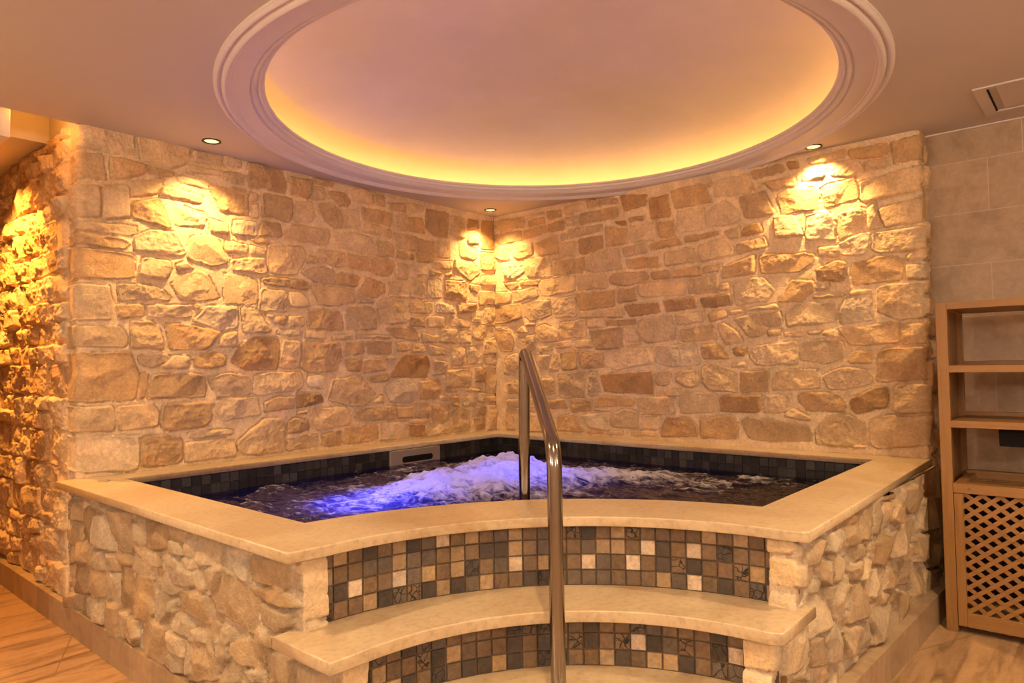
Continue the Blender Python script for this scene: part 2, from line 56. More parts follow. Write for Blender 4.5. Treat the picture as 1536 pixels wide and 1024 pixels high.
def bm_obj(name, bm, mat, parent=None, smooth=False, auto=None):
    off = parent_loc(parent)
    bmesh.ops.translate(bm, verts=bm.verts, vec=-off)
    bmesh.ops.recalc_face_normals(bm, faces=bm.faces)
    me = bpy.data.meshes.new(name)
    bm.to_mesh(me); bm.free()
    if mat: me.materials.append(mat)
    if smooth:
        for p in me.polygons: p.use_smooth = True
        if auto is not None:
            try: me.set_sharp_from_angle(angle=auto)
            except Exception: pass
    o = bpy.data.objects.new(name, me)
    link(o, parent)
    return o

def add_box(bm, lo, hi, bevel=0.0, seg=2):
    vs = [bm.verts.new((x, y, z)) for x in (lo[0], hi[0]) for y in (lo[1], hi[1]) for z in (lo[2], hi[2])]
    fs = [(0, 1, 3, 2), (4, 6, 7, 5), (0, 4, 5, 1), (2, 3, 7, 6), (0, 2, 6, 4), (1, 5, 7, 3)]
    faces = [bm.faces.new([vs[i] for i in f]) for f in fs]
    if bevel > 0:
        es = list({e for f in faces for e in f.edges})
        bmesh.ops.bevel(bm, geom=es, offset=bevel, segments=seg, affect='EDGES', profile=0.5)

def box(name, lo, hi, mat, parent=None, bevel=0.0, seg=2):
    bm = bmesh.new(); add_box(bm, lo, hi, bevel, seg)
    return bm_obj(name, bm, mat, parent)

def revolve(name, prof, center, mat, parent=None, n=128, smooth=True, closed=False, auto=0.6):
    bm = bmesh.new()
    rings = []
    for r, z in prof:
        if r < 1e-6:
            rings.append([bm.verts.new((center[0], center[1], z))] * n)
        else:
            rings.append([bm.verts.new((center[0] + r * math.cos(2 * PI * i / n), center[1] + r * math.sin(2 * PI * i / n), z)) for i in range(n)])
    m = len(rings)
    for k in range(m if closed else m - 1):
        a, b = rings[k], rings[(k + 1) % m]
        for i in range(n):
            j = (i + 1) % n
            vs = []
            for v in (a[i], a[j], b[j], b[i]):
                if v not in vs: vs.append(v)
            if len(vs) >= 3: bm.faces.new(vs)
    return bm_obj(name, bm, mat, parent, smooth, auto)

def slab(name, loops, z0, z1, bevel, mat, parent=None):
    """plate with holes: first loop outer, others holes"""
    cu = bpy.data.curves.new(name, 'CURVE')
    cu.dimensions = '2D'; cu.fill_mode = 'BOTH'
    cu.extrude = (z1 - z0) / 2 - bevel
    cu.bevel_depth = bevel; cu.bevel_resolution = 2; cu.offset = -bevel
    for lp in loops:
        s = cu.splines.new('POLY'); s.points.add(len(lp) - 1)
        for p, (x, y) in zip(s.points, lp): p.co = (x, y, 0, 1)
        s.use_cyclic_u = True
    tmp = bpy.data.objects.new(name + '_tmp', cu); COL.objects.link(tmp)
    dg = bpy.context.evaluated_depsgraph_get()
    me = bpy.data.meshes.new_from_object(tmp.evaluated_get(dg))
    bpy.data.objects.remove(tmp); bpy.data.curves.remove(cu)
    off = parent_loc(parent)
    for v in me.vertices: v.co += Vector((0, 0, (z0 + z1) / 2)) - off
    me.materials.clear(); me.materials.append(mat)
    me.name = name
    o = bpy.data.objects.new(name, me)
    return link(o, parent)

def arc(cx, cy, r, a0, a1, n):
    return [(cx + r * math.cos(a0 + (a1 - a0) * i / n), cy + r * math.sin(a0 + (a1 - a0) * i / n)) for i in range(n + 1)]

# ================================================================= noise (numpy)
def _h(ix, iy, seed):
    ix = ix.astype(np.int64); iy = iy.astype(np.int64)
    n = (ix * 374761393 + iy * 668265263 + seed * 974634777) & 0xffffffff
    n = ((n ^ (n >> 13)) * 1274126177) & 0xffffffff
    n = ((n ^ (n >> 16)) * 2246822519) & 0xffffffff
    return ((n ^ (n >> 15)) & 0xffff) / 32767.5 - 1.0

def vnoise(x, y, seed=0):
    ix = np.floor(x); iy = np.floor(y); fx = x - ix; fy = y - iy
    fx = fx * fx * fx * (fx * (fx * 6 - 15) + 10); fy = fy * fy * fy * (fy * (fy * 6 - 15) + 10)
    a = _h(ix, iy, seed); b = _h(ix + 1, iy, seed); c = _h(ix, iy + 1, seed); d = _h(ix + 1, iy + 1, seed)
    return (a * (1 - fx) + b * fx) * (1 - fy) + (c * (1 - fx) + d * fx) * fy

def fbm(x, y, octv=4, seed=0, gain=0.5):
    s = 0; a = 1; t = 0
    for k in range(octv):
        s = s + a * vnoise(x * 2 ** k + 17.3 * k, y * 2 ** k - 9.1 * k, seed + k); t += a; a *= gain
    return s / t

def ridge(x, y, octv=4, seed=0):
    s = 0; a = 1; t = 0
    for k in range(octv):
        s = s + a * (1 - 2 * np.abs(vnoise(x * 2 ** k + 5.3 * k, y * 2 ** k - 3.1 * k, seed + k))); t += a; a *= 0.55
    return s / t

# ================================================================= materials
def mat(name):
    m = bpy.data.materials.new(name); m.use_nodes = True
    nt = m.node_tree; nt.nodes.clear()
    out = nt.nodes.new('ShaderNodeOutputMaterial')
    return m, nt, out

def N(nt, t, **kw):
    n = nt.nodes.new(t)
    for k, v in kw.items():
        if k.startswith('_'): setattr(n, k[1:], v)
        else:
            key = k.replace('__', ' ')
            n.inputs[key].default_value = v
    return n

def principled(nt, out, rough=0.5, spec=0.5, metal=0.0):
    b = nt.nodes.new('ShaderNodeBsdfPrincipled')
    b.inputs['Roughness'].default_value = rough
    b.inputs['Metallic'].default_value = metal
    b.inputs['Specular IOR Level'].default_value = spec
    nt.links.new(b.outputs[0], out.inputs[0])
    return b

def noise(nt, coord, scale, detail=4, rough=0.55, dist=0.0):
    n = nt.nodes.new('ShaderNodeTexNoise')
    n.inputs['Scale'].default_value = scale; n.inputs['Detail'].default_value = detail
    n.inputs['Roughness'].default_value = rough; n.inputs['Distortion'].default_value = dist
    nt.links.new(coord, n.inputs['Vector'])
    return n

def ramp(nt, fac, stops):
    r = nt.nodes.new('ShaderNodeValToRGB')
    el = r.color_ramp.elements
    while len(el) < len(stops): el.new(0.5)
    for e, (p, c) in zip(el, stops):
        e.position = p; e.color = (c[0], c[1], c[2], 1) if not isinstance(c, (int, float)) else (c, c, c, 1)
    nt.links.new(fac, r.inputs[0])
    return r

def mixc(nt, fac, a, b, blend='MIX'):
    m = nt.nodes.new('ShaderNodeMix'); m.data_type = 'RGBA'; m.blend_type = blend
    for sock, v in ((m.inputs[0], fac), (m.inputs[6], a), (m.inputs[7], b)):
        if hasattr(v, 'links'): nt.links.new(v, sock)
        elif isinstance(v, (int, float)): sock.default_value = v
        else: sock.default_value = (v[0], v[1], v[2], 1)
    return m.outputs[2]

def bump(nt, height, strength, dist, bsdf):
    b = nt.nodes.new('ShaderNodeBump'); b.inputs['Strength'].default_value = strength
    b.inputs['Distance'].default_value = dist
    nt.links.new(height, b.inputs['Height']); nt.links.new(b.outputs[0], bsdf.inputs['Normal'])
    return b

def geo_pos(nt):
    return nt.nodes.new('ShaderNodeTexCoord').outputs['Object']

def m_stone():
    m, nt, out = mat('natural_stone'); b = principled(nt, out, 0.85, 0.25)
    a = N(nt, 'ShaderNodeAttribute', _attribute_name='tone')
    p = geo_pos(nt)
    n1 = noise(nt, p, 9, 6, 0.65, 0.4); r1 = ramp(nt, n1.outputs[0], [(0.3, 0.74), (0.7, 1.14)])
    n2 = noise(nt, p, 60, 5, 0.72); r2 = ramp(nt, n2.outputs[0], [(0.3, 0.78), (0.7, 1.14)])
    c = mixc(nt, 1.0, a.outputs[0], r1.outputs[0], 'MULTIPLY'); c = mixc(nt, 1.0, c, r2.outputs[0], 'MULTIPLY')
    n3 = noise(nt, p, 4.5, 3, 0.5, 0.8); r3 = ramp(nt, n3.outputs[0], [(0.55, 0.0), (0.75, 0.35)])
    c = mixc(nt, r3.outputs[0], c, mixc(nt, 1.0, c, (1.08, 0.80, 0.55), 'MULTIPLY'))
    nt.links.new(c, b.inputs['Base Color'])
    n4 = noise(nt, p, 120, 5, 0.65)
    bump(nt, n4.outputs[0], 0.7, 0.008, b)
    return m

def m_travertine(name, base, vein, scale=1.0, rough=0.35, spec=0.5, stretch=(1, 1, 4), bumpk=0.05):
    m, nt, out = mat(name); b = principled(nt, out, rough, spec)
    p = geo_pos(nt)
    mp = nt.nodes.new('ShaderNodeMapping'); mp.inputs['Scale'].default_value = stretch
    nt.links.new(p, mp.inputs[0])
    n1 = noise(nt, mp.outputs[0], 2.2 * scale, 6, 0.6, 0.8); r = ramp(nt, n1.outputs[0], [(0.3, vein), (0.55, base), (0.75, [min(1, k * 1.08) for k in base])])
    n2 = noise(nt, p, 45 * scale, 4, 0.7); r2 = ramp(nt, n2.outputs[0], [(0.28, 0.74), (0.5, 1.0), (0.75, 1.10)])
    c = mixc(nt, 1.0, r.outputs[0], r2.outputs[0], 'MULTIPLY')
    vo = nt.nodes.new('ShaderNodeTexVoronoi'); vo.inputs['Scale'].default_value = 60 * scale
    nt.links.new(p, vo.inputs['Vector'])
    pit = ramp(nt, vo.outputs['Distance'], [(0.06, 0.0), (0.14, 1.0)])
    n5 = noise(nt, p, 7 * scale, 2); gate = ramp(nt, n5.outputs[0], [(0.52, 1.0), (0.62, 0.0)])
    pm = mixc(nt, 1.0, pit.outputs[0], gate.outputs[0], 'ADD')
    c = mixc(nt, 1.0, c, ramp(nt, pm, [(0.0, 0.72), (0.6, 1.0)]).outputs[0], 'MULTIPLY')
    nt.links.new(c, b.inputs['Base Color'])
    bump(nt, n2.outputs[0], 0.25, 0.002 if bumpk else 0, b)
    return m

def m_tiles(name, base, vein, grout, tw, th, axis, offset=0.5, rough=0.3, streak=(1, 1, 1), rot=0.0, mortar=0.003, var=0.12, oz=0.0, ox=0.0, spec=0.5):
    """large stone tiles with thin grout; axis = which object axes give tile width / height"""
    m, nt, out = mat(name); b = principled(nt, out, rough, spec)
    p = geo_pos(nt)
    sx = nt.nodes.new('ShaderNodeSeparateXYZ'); nt.links.new(p, sx.inputs[0])
    cb = nt.nodes.new('ShaderNodeCombineXYZ')
    nt.links.new(sx.outputs[axis[0]], cb.inputs[0]); nt.links.new(sx.outputs[axis[1]], cb.inputs[1])
    mp = nt.nodes.new('ShaderNodeMapping'); mp.inputs['Location'].default_value = (ox, oz, 0); mp.inputs['Rotation'].default_value = (0, 0, rot)
    nt.links.new(cb.outputs[0], mp.inputs[0])
    br = nt.nodes.new('ShaderNodeTexBrick'); br.offset = offset; br.squash = 1.0
    br.inputs['Scale'].default_value = 1.0; br.inputs['Brick Width'].default_value = tw; br.inputs['Row Height'].default_value = th
    br.inputs['Mortar Size'].default_value = mortar; br.inputs['Mortar Smooth'].default_value = 0.1; br.inputs['Bias'].default_value = 0
    br.inputs['Color1'].default_value = (1 - var, 1 - var, 1 - var, 1); br.inputs['Color2'].default_value = (1 + var, 1 + var, 1 + var, 1); br.inputs['Mortar'].default_value = (1, 1, 1, 1)
    nt.links.new(mp.outputs[0], br.inputs['Vector'])
    mp2 = nt.nodes.new('ShaderNodeMapping'); mp2.inputs['Scale'].default_value = streak; mp2.inputs['Rotation'].default_value = (0, 0, rot)
    nt.links.new(p, mp2.inputs[0])
    n1 = noise(nt, mp2.outputs[0], 2.0, 7, 0.62, 1.0)
    r = ramp(nt, n1.outputs[0], [(0.28, vein), (0.5, base), (0.72, [min(1, k * 1.12) for k in base])])
    n2 = noise(nt, p, 35, 5, 0.7); r2 = ramp(nt, n2.outputs[0], [(0.3, 0.85), (0.7, 1.08)])
    c = mixc(nt, 1.0, r.outputs[0], r2.outputs[0], 'MULTIPLY'); c = mixc(nt, 1.0, c, br.outputs['Color'], 'MULTIPLY')
    c = mixc(nt, br.outputs['Fac'], c, grout)
    nt.links.new(c, b.inputs['Base Color'])
    inv = nt.nodes.new('ShaderNodeMath'); inv.operation = 'SUBTRACT'; inv.inputs[0].default_value = 1; nt.links.new(br.outputs['Fac'], inv.inputs[1])
    bump(nt, inv.outputs[0], 0.3, 0.002, b)
    return m

def m_plain(name, col, rough=0.6, spec=0.4, metal=0.0, nscale=0, amt=0.06, bumpd=0.0):
    m, nt, out = mat(name); b = principled(nt, out, rough, spec, metal)
    p = geo_pos(nt)
    n1 = noise(nt, p, nscale or 8, 4, 0.6)
    r = ramp(nt, n1.outputs[0], [(0.3, 1 - amt), (0.7, 1 + amt)])
    c = mixc(nt, 1.0, (col[0], col[1], col[2]), r.outputs[0], 'MULTIPLY')
    nt.links.new(c, b.inputs['Base Color'])
    if bumpd: bump(nt, n1.outputs[0], 0.3, bumpd, b)
    return m

def m_wood(name, col, dark, axis):
    m, nt, out = mat(name); b = principled(nt, out, 0.45, 0.4)
    p = geo_pos(nt)
    mp = nt.nodes.new('ShaderNodeMapping'); s = [38, 38, 38]; s[axis] = 1.6
    mp.inputs['Scale'].default_value = s; nt.links.new(p, mp.inputs[0])
    n1 = noise(nt, mp.outputs[0], 1.0, 6, 0.65, 1.2)
    r = ramp(nt, n1.outputs[0], [(0.3, dark), (0.5, col), (0.75, [k * 1.12 for k in col])])
    vo = nt.nodes.new('ShaderNodeTexVoronoi'); vo.inputs['Scale'].default_value = 5.5; nt.links.new(p, vo.inputs['Vector'])
    kn = ramp(nt, vo.outputs['Distance'], [(0.03, 0.35), (0.055, 1.0)])
    c = mixc(nt, 1.0, r.outputs[0], kn.outputs[0], 'MULTIPLY')
    nt.links.new(c, b.inputs['Base Color'])
    bump(nt, n1.outputs[0], 0.2, 0.0015, b)
    return m

def m_mosaic():
    m, nt, out = mat('slate_mosaic'); b = principled(nt, out, 0.55, 0.35)
    a = N(nt, 'ShaderNodeAttribute', _attribute_name='tone'); k = N(nt, 'ShaderNodeAttribute', _attribute_name='crack')
    p = geo_pos(nt)
    n1 = noise(nt, p, 55, 6, 0.7, 0.5); r1 = ramp(nt, n1.outputs[0], [(0.28, 0.58), (0.72, 1.36)])
    n2 = noise(nt, p, 18, 3, 0.6, 1.0); r2 = ramp(nt, n2.outputs[0], [(0.35, (0.92, 0.92, 1.0)), (0.7, (1.12, 1.0, 0.86))])
    c = mixc(nt, 1.0, a.outputs[0], r1.outputs[0], 'MULTIPLY'); c = mixc(nt, 1.0, c, r2.outputs[0], 'MULTIPLY')
    vo = nt.nodes.new('ShaderNodeTexVoronoi'); vo.feature = 'DISTANCE_TO_EDGE'; vo.inputs['Scale'].default_value = 32
    dn = noise(nt, p, 30, 2); md = nt.nodes.new('ShaderNodeMix'); md.data_type = 'VECTOR'; md.inputs[0].default_value = 0.02
    nt.links.new(p, md.inputs[4]); nt.links.new(dn.outputs[1], md.inputs[5]); nt.links.new(md.outputs[1], vo.inputs['Vector'])
    cr = ramp(nt, vo.outputs['Distance'], [(0.02, 1.0), (0.06, 0.0)])
    f = mixc(nt, 1.0, cr.outputs[0], k.outputs[0], 'MULTIPLY')
    c = mixc(nt, f, c, (0.012, 0.010, 0.010))
    nt.links.new(c, b.inputs['Base Color'])
    bump(nt, n1.outputs[0], 0.5, 0.003, b)
    return m

def m_emit(name, col, s):
    m, nt, out = mat(name)
    e = nt.nodes.new('ShaderNodeEmission'); e.inputs[0].default_value = (*col, 1); e.inputs[1].default_value = s
    nt.links.new(e.outputs[0], out.inputs[0]); return m

def m_steel():
    m, nt, out = mat('brushed_steel'); b = principled(nt, out, 0.24, 0.5, 1.0)
    p = geo_pos(nt)
    n = noise(nt, p, 900, 2); r = ramp(nt, n.outputs[0], [(0.3, 0.11), (0.7, 0.15)])
    nt.links.new(r.outputs[0], b.inputs['Roughness'])
    b.inputs['Base Color'].default_value = (0.31, 0.285, 0.265, 1)
    return m

def m_water():
    m, nt, out = mat('bubbling_water')
    p = geo_pos(nt)
    a = N(nt, 'ShaderNodeAttribute', _attribute_name='foam')
    mp = nt.nodes.new('ShaderNodeMapping'); mp.inputs['Scale'].default_value = (1.25, 0.8, 1); mp.inputs['Rotation'].default_value = (0, 0, 0.75); nt.links.new(p, mp.inputs[0])
    n1 = noise(nt, mp.outputs[0], 10, 9, 0.66, 1.6)
    n2 = noise(nt, mp.outputs[0], 55, 4, 0.7, 0.6)
    s = nt.nodes.new('ShaderNodeMath'); s.operation = 'MULTIPLY_ADD'; nt.links.new(n1.outputs[0], s.inputs[0]); s.inputs[1].default_value = 1.7; s.inputs[2].default_value = -0.85
    s1 = nt.nodes.new('ShaderNodeMath'); s1.operation = 'MULTIPLY_ADD'; nt.links.new(n2.outputs[0], s1.inputs[0]); s1.inputs[1].default_value = 0.30; nt.links.new(s.outputs[0], s1.inputs[2])
    s2 = nt.nodes.new('ShaderNodeMath'); s2.operation = 'ADD'; nt.links.new(s1.outputs[0], s2.inputs[0]); nt.links.new(a.outputs['Fac'], s2.inputs[1])
    f = ramp(nt, s2.outputs[0], [(0.58, 0.0), (0.72, 0.30), (1.0, 0.96)])
    gl = nt.nodes.new('ShaderNodeBsdfGlossy'); gl.inputs['Roughness'].default_value = 0.05
    tr = nt.nodes.new('ShaderNodeBsdfTransparent'); tr.inputs[0].default_value = (0.34, 0.38, 0.66, 1)
    fr = nt.nodes.new('ShaderNodeFresnel'); fr.inputs['IOR'].default_value = 1.33
    hz = nt.nodes.new('ShaderNodeBsdfTranslucent'); hz.inputs[0].default_value = (0.30, 0.36, 0.95, 1)
    bb = nt.nodes.new('ShaderNodeMixShader'); bb.inputs[0].default_value = 0.16; nt.links.new(tr.outputs[0], bb.inputs[1]); nt.links.new(hz.outputs[0], bb.inputs[2])
    mx = nt.nodes.new('ShaderNodeMixShader'); nt.links.new(fr.outputs[0], mx.inputs[0]); nt.links.new(bb.outputs[0], mx.inputs[1]); nt.links.new(gl.outputs[0], mx.inputs[2])
    df = nt.nodes.new('ShaderNodeBsdfDiffuse'); df.inputs[0].default_value = (0.74, 0.74, 0.80, 1)
    tl = nt.nodes.new('ShaderNodeBsdfTranslucent'); tl.inputs[0].default_value = (0.80, 0.84, 0.95, 1)
    fm = nt.nodes.new('ShaderNodeMixShader'); fm.inputs[0].default_value = 0.5
    nt.links.new(df.outputs[0], fm.inputs[1]); nt.links.new(tl.outputs[0], fm.inputs[2])
    al = nt.nodes.new('ShaderNodeMixShader'); nt.links.new(f.outputs[0], al.inputs[0]); nt.links.new(mx.outputs[0], al.inputs[1]); nt.links.new(fm.outputs[0], al.inputs[2])
    nt.links.new(al.outputs[0], out.inputs[0])
    b = nt.nodes.new('ShaderNodeBump'); b.inputs['Strength'].default_value = 0.5; b.inputs['Distance'].default_value = 0.015
    nt.links.new(s1.outputs[0], b.inputs['Height'])
    for k in (df, tl): nt.links.new(b.outputs[0], k.inputs['Normal'])
    n3 = noise(nt, mp.outputs[0], 14, 3, 0.5, 0.8)
    b2 = nt.nodes.new('ShaderNodeBump'); b2.inputs['Strength'].default_value = 0.35; b2.inputs['Distance'].default_value = 0.02
    nt.links.new(n3.outputs[0], b2.inputs['Height'])
    for k in (gl, fr): nt.links.new(b2.outputs[0], k.inputs['Normal'])
    return m

STONE = m_stone()
COPING = m_travertine('limestone_slab', (0.495, 0.385, 0.25), (0.41, 0.29, 0.165), 1.0, 0.32, 0.5, (1.5, 1.5, 6))
PLASTER = m_plain('painted_plaster', (0.56, 0.505, 0.445), 0.75, 0.25, nscale=1.3, amt=0.03)
DOMEP = m_plain('dome_plaster', (0.74, 0.72, 0.70), 0.8, 0.2, nscale=2.2, amt=0.05)
MOULD = m_plain('moulding_paint', (0.70, 0.645, 0.60), 0.55, 0.4, amt=0.02)
FLOOR = m_tiles('vein_cut_floor_tile', (0.39, 0.245, 0.135), (0.14, 0.075, 0.033), (0.20, 0.12, 0.065), 0.90, 0.45, (0, 1), 0.5, 0.30, (1.1, 7.5, 1), 0.42, 0.0025, 0.05, spec=0.4)
ALCOVE = m_tiles('travertine_wall_tile', (0.42, 0.31, 0.205), (0.30, 0.205, 0.125), (0.52, 0.41, 0.29), 0.42, 0.27, (1, 2), 0.35, 0.45, (1, 2.2, 2.2), 0, 0.0022, 0.07, oz=0.20, ox=-0.07, spec=0.3)
PLAINWALL = m_plain('warm_wall_paint', (0.62, 0.50, 0.40), 0.8, 0.2)
BASE = m_tiles('skirting_tile', (0.36, 0.255, 0.16), (0.26, 0.17, 0.10), (0.42, 0.32, 0.22), 0.20, 5.0, (1, 2), 0.0, 0.4, (3, 3, 3), 0, 0.0015, 0.16, oz=1.0)
BASER = m_tiles('skirting_tile_right', (0.36, 0.255, 0.16), (0.26, 0.17, 0.10), (0.42, 0.32, 0.22), 0.20, 5.0, (0, 2), 0.0, 0.4, (3, 3, 3), 0, 0.0015, 0.16, oz=1.0)
MOSAIC = m_mosaic()
WOODZ = m_wood('pine_upright', (0.26, 0.130, 0.040), (0.20, 0.094, 0.025), 2)
WOODY = m_wood('pine_board', (0.26, 0.130, 0.040), (0.20, 0.094, 0.025), 1)
WOODX = m_wood('pine_side', (0.22, 0.11, 0.04), (0.17, 0.08, 0.026), 0)
STEEL = m_steel()
BLACK = m_plain('black_plastic', (0.008, 0.007, 0.007), 0.75, 0.15)
BRONZE = m_plain('dark_bronze', (0.05, 0.032, 0.02), 0.35, 0.5, 0.6)
SKIM = m_plain('grey_plastic', (0.26, 0.22, 0.19), 0.5, 0.4)
WATER = m_water()
LENS = m_emit('lamp_lens', (1.0, 0.76, 0.28), 1.7)
FILL_LENS = m_emit('fill_lens', (1.0, 0.82, 0.62), 6.0)
LED = m_emit('led_strip_light', (1.0, 0.45, 0.085), P_LED)
LED2 = m_emit('led_strip_light_slot', (1.0, 0.36, 0.04), 170.0)
BLUE = m_emit('blue_lamp_lens', (0.06, 0.09, 1.0), 30.0)

# ================================================================= stone relief
PAL = {'0': (0.50, 0.31, 0.15), '1': (0.63, 0.42, 0.22), '2': (0.73, 0.53, 0.31), '3': (0.78, 0.60, 0.38)}
MORTAR = (0.87, 0.67, 0.42)

def parse(s):
    out = []
    for r in s.split('|'):
        t, *v = r.split(); v = np.array(list(map(int, v)), float) / 1000.0
        out.append((t, v.reshape(-1, 2)))
    return out

def random_courses(u0, u1, z0, z1, hmin, hmax, lmin, lmax, rng, tones='1223', gap=0.0):
    out = []; z = z0
    while z < z1 - hmin * 0.6:
        h = rng.uniform(hmin, hmax)
        if z1 - z - h < hmin * 0.8: h = z1 - z
        u = u0 - rng.uniform(0, lmin * 0.5)
        while u < u1:
            l = rng.uniform(lmin, lmax) * (0.7 + 0.6 * h / hmax)
            if u1 - u - l < lmin * 0.6: l = u1 - u
            def cell(a, b, c, d):
                g = 0.006; j = lambda: rng.uniform(-0.009, 0.009)
                out.append((rng.choice(tones), np.array([[a + g + j(), d - g + j()], [b - g + j(), d - g + j()], [b - g + j(), c + g + j()], [a + g + j(), c + g + j()]])))
            if h > hmax * 0.75 and rng.random() < 0.35:
                k = rng.uniform(0.4, 0.6); cell(u, u + l, z, z + h * k); cell(u, u + l, z + h * k, z + h)
            else: cell(u, u + l, z, z + h)
            u += l
        z += h
    return out

def relief(U, Z, polys, seed, base=(0.014, 0.032), edge=(0.010, 0.022), rough=1.0, mortar_noise=0.003, k=0.007, warp=0.006, tilt=0.20, mortar=MORTAR, grow=-0.0005, under=None, groove=0.011, tint=(1, 1, 1), fk=1.0):
    rng = np.random.default_rng(seed)
    UW = U + warp * (fbm(U * 22, Z * 22, 3, seed + 11)); ZW = Z + warp * (fbm(U * 22 + 40, Z * 22, 3, seed + 12))
    H = mortar_noise * fbm(U * 30, Z * 30, 4, seed + 1) - 0.001
    T = np.empty(U.shape + (3,)); T[:] = mortar
    mid = fbm(U * 16, Z * 16, 4, seed + 2, 0.55); fine = fbm(U * 55, Z * 55, 3, seed + 3, 0.6); rg = ridge(U * 11, Z * 14, 4, seed + 4)
    for t, P in polys:
        if under is not None and t.startswith('u'): bb = under; t = t[1:]
        else: bb = base
        c = P.mean(0)
        # convex order
        ang = np.arctan2(P[:, 1] - c[1], P[:, 0] - c[0]); Q = P[np.argsort(ang)]
        lo = Q.min(0) - 0.02; hi = Q.max(0) + 0.02
        b = rng.uniform(*bb); e = rng.uniform(*edge); rr = rng.uniform(0.35, 1.3) * rough
        pl = [(rng.uniform(-tilt, tilt), rng.uniform(-tilt, tilt), rng.uniform(0.0, 0.006)) for _ in range(4)]
        size = hi - lo - 0.04
        tv = rng.uniform(0.84, 1.12); th = rng.uniform(-0.03, 0.03)
        iu = np.where((U[0] > lo[0]) & (U[0] < hi[0]))[0]; iz = np.where((Z[:, 0] > lo[1]) & (Z[:, 0] < hi[1]))[0]
        if len(iu) < 2 or len(iz) < 2: continue
        sl = np.s_[iz[0]:iz[-1] + 1, iu[0]:iu[-1] + 1]
        uu = UW[sl]; zz = ZW[sl]
        acc = 0
        n = len(Q)
        for i in range(n):
            a = Q[i]; d = Q[(i + 1) % n] - a; L = math.hypot(*d)
            if L < 1e-4: continue
            nx, nz = -d[1] / L, d[0] / L
            dist = (uu - a[0]) * nx + (zz - a[1]) * nz
            acc = acc + np.exp(np.clip(-dist / k, -60, 60))
        dd = -k * np.log(acc + 1e-30) + grow
        tt = np.clip(dd / e, 0, 1)
        prof = np.sqrt(np.clip(1 - (1 - tt) ** 2, 0, 1))
        pm = None
        for ax, az, cc in pl:
            v = ax * (uu - c[0]) + az * (zz - c[1]) + cc
            pm = v if pm is None else np.minimum(pm, v)
        pm = np.clip(pm, -0.018, 0.010)
        h = b * prof + tt * (pm + rr * (0.0065 * mid[sl] + 0.0042 * fine[sl] + 0.0055 * fk * rg[sl]))
        h = np.where(dd > 0, np.maximum(h, 0.002), -1)
        Hs = H[sl]
        if groove:
            gm = (dd < 0.0005) & (dd > -0.0055) & (Hs < 0.004) & (mid[sl] > -0.12)
            Hs[gm] = np.minimum(Hs[gm], -groove)
        m = h > Hs
        Hs[m] = h[m]
        col = np.array(PAL[t]) * tv * np.array(tint); col = np.clip(col * np.array([1 + th, 1, 1 - th * 2]), 0, 0.95)
        T[sl][m] = col
    return H, T

def relief_mesh(name, us, zs, H, T, path, mt, parent=None, keep=None, cols=None):
    """path(us)->(x,y,nx,ny) arrays"""
    x, y, nx, ny = path(us)
    X = x[None, :] + nx[None, :] * H; Y = y[None, :] + ny[None, :] * H
    Zg = np.broadcast_to(zs[:, None], X.shape)
    off = parent_loc(parent) if parent else Vector((0, 0, 0))
    V = np.stack([X - off.x, Y - off.y, Zg - off.z], -1).reshape(-1, 3)
    nz, nu = X.shape
    idx = np.arange(nz * nu).reshape(nz, nu)
    c0, c1 = cols if cols else (0, nu - 1)
    # keep = list of bool per quad
    q = np.stack([idx[:-1, :-1], idx[:-1, 1:], idx[1:, 1:], idx[1:, :-1]], -1)
    if keep is not None: q = q[keep(0.5 * (us[:-1] + us[1:])[None, :], 0.5 * (zs[:-1] + zs[1:])[:, None])]
    q = q.reshape(-1, 4)
    # orientation so the normal points along (nx, ny)
    a, b_, d = V[q[0, 0]], V[q[0, 1]], V[q[0, 3]]
    nrm = np.cross(b_ - a, d - a)
    i0 = q[0, 0] % nu
    if nrm[0] * nx[i0] + nrm[1] * ny[i0] < 0: q = q[:, ::-1]
    used, inv = np.unique(q, return_inverse=True); q = inv.reshape(-1, 4)
    V = V[used]; col = T.reshape(-1, 3)[used]
    me = bpy.data.meshes.new(name)
    me.vertices.add(len(V)); me.vertices.foreach_set('co', V.astype(np.float32).ravel())
    me.loops.add(q.size); me.loops.foreach_set('vertex_index', q.astype(np.int32).ravel())
    me.polygons.add(len(q)); me.polygons.foreach_set('loop_start', np.arange(0, q.size, 4, dtype=np.int32))
    me.update(calc_edges=True)
    me.polygons.foreach_set('use_smooth', np.ones(len(q), bool))
    at = me.attributes.new('tone', 'FLOAT_COLOR', 'POINT')
    at.data.foreach_set('color', np.c_[col, np.ones(len(col))].astype(np.float32).ravel())
    me.materials.append(mt)
    o = bpy.data.objects.new(name, me)
    return link(o, parent)

def corner_path(p0, d, n, length, r, d2len=10):
    """straight from p0 along d for length, then a rounded outer corner turning towards -n; normals n then d"""
    p0 = np.array(p0); d = np.array(d, float); n = np.array(n, float)
    def f(us):
        us = np.asarray(us); L = length - r
        pos = p0 + d * np.minimum(us, L)[:, None]
        nor = np.repeat(n[None], len(us), 0)
        c = p0 + d * L - n * r
        a = np.clip((us - L) / r, 0, PI / 2)
        m = us > L
        pa = c + r * (np.sin(a)[:, None] * d + np.cos(a)[:, None] * n); na = np.sin(a)[:, None] * d + np.cos(a)[:, None] * n
        ext = np.clip(us - L - r * PI / 2, 0, None)[:, None]
        pa = pa - n * ext
        pos[m] = pa[m]; nor[m] = na[m]
        return pos[:, 0], pos[:, 1], nor[:, 0], nor[:, 1]
    return f

LEFT_P, RIGHT_P, TUBL_P, TUBR_P = parse(LEFT), parse(RIGHT), parse(TUBL), parse(TUBR)
rng = random.Random(5)
CEIL = 2.40
COPZ = 0.6908; COPT = 0.033
RES = 0.0048

